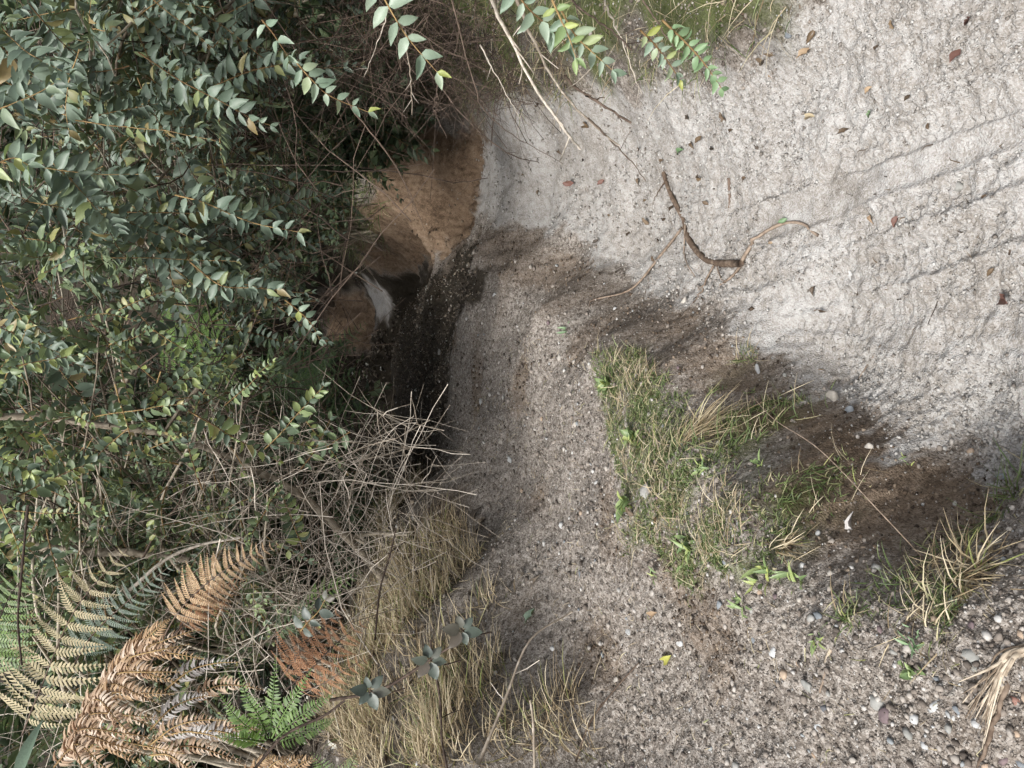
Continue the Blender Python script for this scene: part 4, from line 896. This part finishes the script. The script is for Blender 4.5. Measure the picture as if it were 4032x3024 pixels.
nl.matrix_basis = mat4(basis(at_t(30, 738, .8) - at_t(16, 785, .78), np.array([.8, -.5, .2])), at_t(16, 785, .78), .062)
tag(nl, 'single pale bluish leaf close to the lens in the photo corner', 'leaf')
for (u, v, lb) in ((430, 660, 'bramble leaf cluster with toothed ribbed leaves on the dry bank'), (370, 690, 'bramble leaf cluster beside the bleached fern tips'), (462, 630, 'small bramble leaf cluster near the gravel')):
    c = at_t(u, v, 2.05); th = thing('bramble_leaves', c, lb, 'bramble')
    mb = MB(); mb.tube(np.array([(0, 0, 0), (-.03, .03, -.05), (-.05, .1, -.12)]), [.002, .002, .0025], 4); link('stem', mb.mesh('stem', True), th, M_DTWIG)
    for q in range(6):
        a = q * 1.05 + .3; x = np.array([math.cos(a), -.15, math.sin(a)]); o = bpy.data.objects.new('leaf', leaf_mesh('bramble', 0, M_BRAMBLE)); COL.objects.link(o); o.parent = th
        o.matrix_basis = mat4(basis(x, np.array([.1, -1, .4]) + RNG.normal(size=3) * .2), np.array([x[0], 0, x[2]]) * .006, RNG.uniform(.036, .055))

# ------------------------------------------------------------------ tussocks and weeds on the terrace
def tuft(label, u, v, n, L0, L1, mat, lean, spread=.45, width=.003, r=.03):
    g = gnd(u, v); x = g[0] + RNG.normal(size=n) * r; y = g[1] + RNG.normal(size=n) * r
    o = blades('grass_tuft', label, mat, x, y, RNG.uniform(L0, L1, n), lean, spread, width, 'grass tuft', flat=.3, kind='thing', origin=g); return o
tuft('straw coloured grass tussock spilling over the earth lip below the green patch', 695, 432, 170, .08, .2, M_STRAW, (.35, -1.0, .1), .4)
tuft('smaller straw tussock on the bare earth lip', 780, 545, 50, .04, .09, M_STRAW, (.2, -.9, .1), .5, r=.01)
tuft('large dry tussock with pale bent blades near the photo edge', 965, 572, 150, .05, .12, M_STRAW, (.1, -.6, .1), .7, r=.02)
tuft('green grass tuft beside the large dry tussock', 905, 577, 70, .025, .06, M_GRASS, (.1, .1, .5), .6)
tuft('bright green grass tuft at the corner of the bare earth', 1012, 498, 80, .05, .1, M_GRASS, (.3, -.2, .4), .5)
tuft('fine green tuft at the head of the grass patch', 612, 372, 110, .03, .08, M_GRASS, (.2, .0, .5), .6)
tuft('long bladed green tuft in the middle of the grass patch', 745, 430, 80, .04, .1, M_GRASS, (.6, -.2, .4), .5)
def weed(label, u, v, n, L, mat, kind='long', up=.35):
    g = gnd(u, v, HF); th = thing('weed', g, label, 'weed')
    for q in range(int(n * 1.7)):
        a = RNG.uniform(0, 6.28); x = np.array([math.cos(a), math.sin(a), up * RNG.uniform(.4, 3.2)])
        o = bpy.data.objects.new('leaf', leaf_mesh(kind, int(RNG.integers(len(LEAFV[kind]))), mat)); COL.objects.link(o); o.parent = th
        o.matrix_basis = mat4(basis(x, np.array([-x[0] * .4, -x[1] * .4, 1])), np.append(RNG.normal(size=2) * L * .22, .004), L * .75 * RNG.uniform(.4, 1.2))
for a in [('dark green leafy weed clump at the upper end of the grass patch', 608, 385, 16, .05, M_WEED, 'oval', .6), ('broad leaved green rosette at the edge between gravel and grass', 637, 440, 14, .06, M_WEED, 'oval', .5),
          ('large plantain with bright green leaves beside the grey stone', 628, 503, 11, .06, M_WEED, 'oval', .5), ('small bluish weed at the foot of the dark earth face', 566, 330, 9, .05, M_GREENLEAF, 'long', .7),
          ('yellow green weed with narrow upright leaves on the gravel', 768, 575, 9, .06, M_WEED, 'long', .9), ('pale yellow green rosette next to the narrow leaved weed', 795, 580, 9, .06, M_WEED, 'long', .6),
          ('low yellowing weed below the grass patch', 742, 603, 7, .045, M_WEED, 'long', .4), ('bright green plantain between grass patch and gravel', 690, 548, 9, .06, M_WEED, 'long', .5),
          ('tiny green seedling on the bare brown earth', 905, 461, 4, .03, M_WEED, 'long', .7), ('greyish green weed among the coloured stones', 912, 640, 7, .04, M_GREENLEAF, 'long', .5),
          ('small weed stem above the tan slab stone', 911, 670, 6, .03, M_WEED, 'oval', .4), ('small green rosette under the stick on the gravel', 818, 640, 7, .035, M_WEED, 'long', .4),
          ('green weed in the lower part of the grass patch', 705, 470, 9, .05, M_WEED, 'long', .5), ('leafy weed beside the straw tussock', 760, 465, 8, .045, M_WEED, 'long', .5),
          ('small green plant at the start of the gravel near the crest', 655, 575, 6, .04, M_WEED, 'long', .5)]:
    weed(*a)

# ------------------------------------------------------------------ fallen branch on the sand and other sticks
def lie(L, lift=.006): return [gnd(u, v, HF) + [0, 0, lift] for u, v in L]
fb = lie([(666, 173)], .01)[0]
br = thing('fallen_branch', fb, 'crooked fallen branch lying across the pale sand of the track', 'branch')
def fpart(name, L, r0, r1, lift=.008, n=22):
    P = spline(lie(L, lift), n); P[:, 2] = np.maximum(P[:, 2], HF(P[:, 0], P[:, 1]) + .002); mb = MB(); mb.tube(P - fb, np.linspace(r0, r1, n) * (1 + .15 * RNG.normal(size=n).clip(-1, 1)), 6); link(name, mb.mesh(name, True), br, M_STICK)
fpart('main_stem', [(666, 173), (673, 194), (686, 219), (691, 239), (704, 256), (720, 263), (744, 264)], .008, .0125, .012)
fpart('side_branch', [(743, 264), (751, 250), (762, 236), (785, 224), (805, 224), (821, 236)], .007, .004, .01)
fpart('side_branch', [(744, 264), (738, 272), (731, 279), (722, 285)], .006, .003, .008)
fpart('side_branch', [(685, 228), (665, 253), (634, 289), (600, 299), (592, 307)], .006, .0025, .012)
fpart('twig', [(687, 225), (686, 250), (689, 264), (697, 277)], .003, .0015); fpart('twig', [(716, 265), (708, 280), (704, 292), (695, 303)], .004, .002)
fpart('twig', [(668, 180), (660, 192), (655, 205)], .003, .001); fpart('twig', [(718, 264), (722, 276), (728, 283)], .003, .0015)
for L, r, mt, lb in [([(730, 178), (731, 193), (730, 208)], .006, M_DTWIG, 'short dark stick standing out on the pale sand beyond the fallen branch'),
                     ([(1022, 205), (1016, 231), (1010, 255)], .0035, M_STICK, 'brown bark strip at the photo edge beside the tyre marks'),
                     ([(838, 635), (826, 665), (820, 690), (817, 712)], .004, M_DRIFT, 'dry split stick on the gravel among the coloured stones'),
                     ([(836, 640), (832, 655), (824, 680), (820, 696)], .003, M_STICK, 'thinner stick lying against the dry split stick'),
                     ([(1013, 662), (1004, 700), (992, 735), (980, 770)], .005, M_STICK, 'straight stick beside the frayed weathered wood'),
                     ([(881, 345), (870, 362), (858, 380), (852, 390)], .002, M_STICK, 'thin curved twig on the pale lip of the sand'),
                     ([(935, 285), (938, 300), (928, 325), (925, 340)], .0012, M_DTWIG, 'hair thin dark root on the rippled sand'),
                     ([(962, 36), (945, 45), (915, 68), (905, 90)], .0015, M_DTWIG, 'thin grey twig on the stony sand in the corner'),
                     ([(800, 5), (806, 22), (812, 38)], .002, M_STICK, 'small twig at the edge of the grass in the corner'),
                     ([(690, 530), (700, 545), (706, 560)], .002, M_TWIG, 'pale dry stem in the grass patch'),
                     ([(683, 610), (684, 640), (687, 650)], .002, M_STICK, 'bent dark twig on the gravel near the white stone')]:
    stick('loose_stick', lb, lie(L, r * .9), r, r * .6, mt, 'stick', n=14, rough=r * .15)
stick('seed_stalk', 'long arching grass stalk with a dark seed head over the bare earth', [gnd(925, 560), at_t(880, 512, 1.42), at_t(820, 450, 1.48), at_t(775, 420, 1.55), at_t(752, 396, 1.62)], .0014, .0007, M_STICK, 'stalk', n=24)
g0 = gnd(1024, 650, HF)
dw = thing('weathered_wood', g0, 'frayed weathered wood splitting into grey strips at the photo corner', 'wood')
for q in range(30):
    f = RNG.random(); a0 = (1050 + RNG.normal() * 3, 640 + RNG.normal() * 3); a1 = (1012 + RNG.normal() * 4, 657 + RNG.normal() * 3.5)
    u1, v1 = 966 + 24 * f + RNG.normal() * 4, 688 + 50 * f + RNG.normal() * 9
    P = spline(lie([a0, (1030 + RNG.normal() * 2, 648 + RNG.normal() * 3), a1, (a1[0] * .55 + u1 * .45 + RNG.normal() * 2, a1[1] * .55 + v1 * .45), (u1, v1)], .004 + .016 * RNG.random()), 18)
    mb = MB(); mb.tube(P - g0, np.concatenate([np.full(9, .0035), np.linspace(.0035, .0007, 9)]) * RNG.uniform(.4, 1.25) * (1 + .2 * RNG.normal(size=18).clip(-1, 1)), 4); link('strip', mb.mesh('strip', False), dw, M_DRIFT)

# ------------------------------------------------------------------ fallen leaves on the sand
def fallen(u, v, px, mat, label, group=None, kind='dead', ang=None, name='fallen_leaf', up=.25):
    g = gnd(u, v, HF); s = px * .85 * np.linalg.norm(g - CAM) / 769.0; a = RNG.uniform(0, 6.28) if ang is None else ang
    o = bpy.data.objects.new(name, leaf_mesh(kind, int(RNG.integers(len(LEAFV[kind]))), mat)); COL.objects.link(o)
    x = np.array([math.cos(a), math.sin(a), up]); o.matrix_basis = mat4(basis(x, np.array([0, -.2, 1]) + RNG.normal(size=3) * .25), g + [0, 0, .006], s)
    return tag(o, label, 'leaf', group)
for u, v, px, mt, lb in [(763, 66, 22, M_DEAD, 'large curled dark brown leaf where the grass meets the sand'), (775, 79, 14, M_TAN, 'tan leaf tip next to the large curled dark leaf'),
                         (814, 48, 16, M_TAN, 'folded tan leaf on the stony sand in the corner'), (817, 30, 15, M_DEAD, 'dark brown leaf above the folded tan leaf'),
                         (963, 49, 16, M_RED, 'rust brown leaf on the stony sand far from the grass'), (967, 26, 12, M_RED, 'reddish brown leaf nearest the photo corner'),
                         (851, 129, 12, M_DEAD, 'dark leaf alone on smooth pale sand'), (874, 87, 11, M_TAN, 'light tan leaf chip on pale sand'),
                         (870, 118, 11, M_GREENLEAF, 'small green leaf near the lone dark leaf'), (808, 120, 15, M_STRAW, 'narrow brown leaf lying upright in the picture on pale sand'),
                         (789, 219, 10, M_GREENLEAF, 'bright green leaf fragment resting on the end of the fallen branch'), (902, 216, 15, M_RED, 'reddish square leaf beside the tyre marks'),
                         (872, 215, 10, M_TAN, 'small tan leaf between the tyre marks'), (817, 286, 12, M_DEAD, 'dark curled leaf on the rippled sand'),
                         (1002, 298, 22, M_RED, 'large red brown curled leaf close to the photo edge'), (996, 268, 11, M_DEAD, 'dark leaf sliver above the large red brown leaf'),
                         (685, 150, 14, M_GREENLEAF, 'dark green leaf beyond the fallen branch'), (775, 243, 9, M_TAN, 'orange leaf bit under the tip of the fallen branch'),
                         (536, 608, 18, M_PALE, 'pale green upturned leaf on the gravel near the straw'), (659, 612, 20, M_TAN, 'long tan leaf on the gravel'),
                         (673, 655, 22, M_YELLOW, 'long yellow leaf on the gravel'), (800, 489, 14, M_BRAMBLE, 'dark green leaf at the edge of the bare brown earth'),
                         (855, 530, 18, M_FGREY, 'grey green leaf on the brown soil clods'), (845, 555, 13, M_YELLOW, 'narrow yellow leaf on the brown soil clods'),
                         (775, 580, 14, M_RED, 'purple red leaf between the two yellow green weeds'), (1000, 575, 22, M_DEAD, 'broad dark brown leaf at the foot of the large dry tussock'),
                         (635, 516, 13, M_DEAD, 'dark curled leaf beside the large plantain'), (658, 517, 12, M_TAN, 'tan curled leaf in the grass beside the grey stone'),
                         (590, 128, 16, M_DEAD, 'brown leaf standing up on the shaded sand'), (575, 183, 14, M_RED, 'orange brown leaf on the shaded sand'), (606, 180, 10, M_RED, 'small orange leaf below the hanging twigs')]:
    fallen(u, v, px, mt, lb)
for u, v, px in [(749, 177, 10), (703, 179, 11), (727, 123, 12), (735, 130, 9), (703, 136, 10), (692, 143, 9), (821, 312, 9), (665, 160, 9), (640, 150, 8), (648, 200, 8), (660, 240, 9), (655, 262, 8), (690, 120, 9), (715, 150, 8), (630, 232, 8), (612, 215, 7), (600, 240, 8), (560, 150, 8), (540, 190, 7), (760, 150, 8), (827, 370, 12), (912, 95, 8), (930, 130, 8), (895, 30, 9), (880, 45, 8), (990, 195, 8), (710, 205, 8), (675, 205, 9), (650, 225, 10), (667, 218, 9), (585, 160, 8), (525, 175, 7), (620, 165, 8), (640, 178, 8)]:
    fallen(u, v, px, M_DEAD, 'small dark dead leaf lying on the pale sand', 'small dark leaves scattered on the sand')

# ------------------------------------------------------------------ stones that stand out
def stone(u, v, a, b, col, label, group=None, ang=None, name='stone'):
    g = gnd(u, v, HF); k = np.linalg.norm(g - CAM) / 769.0
    v1 = ICO; # once subdivided lump
    V = [tuple(p) for p in v1]; cache = {}; T = []
    def mid(i, j):
        q = (min(i, j), max(i, j))
        if q not in cache: cache[q] = len(V); V.append(tuple(norm(np.array(V[i]) + np.array(V[j]))))
        return cache[q]
    for f in ICOF:
        x, y, z = mid(f[0], f[1]), mid(f[1], f[2]), mid(f[2], f[0]); T += [(f[0], x, z), (f[1], y, x), (f[2], z, y), (x, y, z)]
    V = np.array(V)
    for q in range(11):                                                    # chip flat faces
        nrm = norm(RNG.normal(size=3)); dd = RNG.uniform(.45, .8); h = V @ nrm - dd; V = V - np.clip(h, 0, None)[:, None] * nrm
    V *= 1 + .05 * RNG.normal(size=(len(V), 1))
    V = V * np.array([a, b, min(a, b) * .62]) * .5 * k
    r = RNG.uniform(0, 3.14) if ang is None else ang; c, s = math.cos(r), math.sin(r)
    V = V @ np.array([[c, s, 0], [-s, c, 0], [0, 0, 1]])
    o = link(name, mesh_np('stone', V, [np.array(T)], False), None, STONES[col]); o.location = g + [0, 0, min(a, b) * .03 * k]
    return tag(o, label, 'stone', group)
# picture-up is the viewer's right, so a stone long across the picture lies along Y
for st in [(647, 491, 24, 17, 'grey', 'flat grey stone in the grass patch beside the plantain'), (879, 677, 22, 17, 'pale', 'pale pinkish angular stone, upper of two on the gravel'), (876, 702, 16, 14, 'grey', 'round speckled stone touching the pale pinkish stone'),
           (896, 682, 15, 10, 'blue', 'flat blue grey stone beside the pale pinkish stone'), (885, 714, 20, 16, 'purple', 'purple brown angular stone below the speckled one'), (937, 706, 26, 11, 'white', 'long white stone among the coloured stones'),
           (940, 719, 11, 10, 'grey', 'small round grey stone beside the long white one'), (936, 728, 12, 9, 'white', 'small white stone at the end of the long white one'), (970, 659, 26, 22, 'grey', 'large rounded grey stone next to the frayed wood'),
           (774, 652, 15, 12, 'white', 'bright white stone alone on the upper gravel'), (819, 728, 12, 11, 'white', 'white chip at the tip of the dry split stick'), (808, 686, 24, 10, 'grey', 'long pale grey stone beside the dry split stick'),
           (855, 683, 17, 10, 'pale', 'elongated pale stone between stick and pinkish stone'), (823, 708, 12, 9, 'dark', 'dark slate chip under the dry split stick'), (901, 706, 18, 9, 'tan', 'tan slab stone beside the purple brown stone'), (936, 679, 10, 8, 'blue', 'small blue stone beside the weed stem'),
           (957, 710, 9, 8, 'blue', 'small blue stone right of the long white one'), (960, 743, 16, 12, 'purple', 'dark purple stone near the frayed strips'), (818, 617, 14, 10, 'blue', 'blue grey stone below the yellow rosette'), (811, 619, 9, 9, 'grey', 'small grey stone touching the blue grey one'),
           (965, 603, 13, 10, 'grey', 'pale grey stone behind the large tussock'), (734, 540, 10, 9, 'blue', 'blue grey stone at the lower edge of the grass patch'), (1013, 702, 15, 12, 'red', 'reddish stone at the photo edge'),
           (755, 640, 12, 8, 'blue', 'small blue chip on the upper gravel'), (971, 627, 11, 9, 'purple', 'purple stone above the large rounded grey one'), (575, 426, 13, 8, 'pale', 'pale stone alone on the brownish terrace'), (502, 443, 14, 10, 'pale', 'pale flat stone near the hollow'),
           (481, 401, 9, 7, 'white', 'white chip near the shaded crest'), (510, 460, 14, 8, 'white', 'white crooked stone near the hollow'), (560, 358, 9, 8, 'pale', 'pinkish pebble near the dark earth face'), (440, 352, 10, 7, 'grey', 'flat grey stone on the shaded crest'),
           (495, 295, 10, 6, 'white', 'white chip on the dark side of the crest'), (561, 525, 10, 9, 'white', 'white stone on the middle of the terrace'), (581, 574, 12, 8, 'blue', 'blue grey stone in the middle of the terrace'), (629, 631, 12, 9, 'white', 'white flat stone between the stalks'),
           (552, 649, 13, 6, 'white', 'narrow white stone next to the dry bank'), (680, 643, 14, 8, 'white', 'white stone above the long yellow leaf'), (616, 680, 10, 7, 'pale', 'pale pebble next to the long thin stalk'), (849, 273, 22, 9, 'white', 'long pale stone on the rippled sand'),
           (832, 398, 22, 16, 'pale', 'pale flat slab at the foot of the earth face'), (849, 412, 15, 10, 'blue', 'blue grey stone at the foot of the earth face'), (757, 370, 13, 7, 'white', 'white stone at the upper end of the earth face'), (868, 449, 20, 9, 'pale', 'pale quartz ridge on the brown soil'),
           (1000, 478, 14, 9, 'blue', 'blue grey stone where brown soil meets the sand'), (959, 187, 14, 11, 'grey', 'grey stone on the churned sand'), (948, 29, 13, 9, 'pale', 'pale stone in the stony corner of the sand'), (788, 34, 11, 8, 'blue', 'blue grey pebble where grass meets sand'),
           (683, 303, 24, 9, 'pale', 'long pale slab below the fallen branch'), (905, 452, 9, 8, 'pale', 'pale pebble on the brown soil'), (720, 605, 14, 9, 'blue', 'cracked blue grey stone on the upper gravel'), (694, 568, 9, 8, 'white', 'white pebble beside the bright plantain')]:
    stone(*st)
gx, gy = fan(900, .6, 3.4); zz = zones(gx, gy); k = (zz[0] < .3) & (zz[1] < .4) & (zz[2] < .5); gx, gy = gx[k][:150], gy[k][:150]
for i in range(len(gx)):
    g = np.array([gx[i], gy[i], 0.0]); col = ('grey', 'pale', 'blue', 'tan', 'purple', 'white')[int(RNG.integers(6))]
    g[2] = float(HF(gx[i], gy[i])[0]); s = RNG.uniform(.010, .022); V = ICO * RNG.uniform(.7, 1.2, (12, 1)) * np.array([s, s * RNG.uniform(.5, 1), s * .55]) * .6
    o = link('stone', mesh_np('stone', V, [ICOF], False), None, STONES[col]); o.location = g + [0, 0, s * .03]; o.rotation_euler = (0, 0, RNG.uniform(0, 6.3))
    tag(o, 'thumbnail sized pebble lying loose on the gravel terrace', 'stone', 'pebbles loose on the gravel terrace')
print('objects', len(bpy.data.objects), 'tris', sum(len(m.loop_triangles) or sum(max(0, p.loop_total - 2) for p in m.polygons) for m in bpy.data.meshes if len(m.polygons) < 100000) )
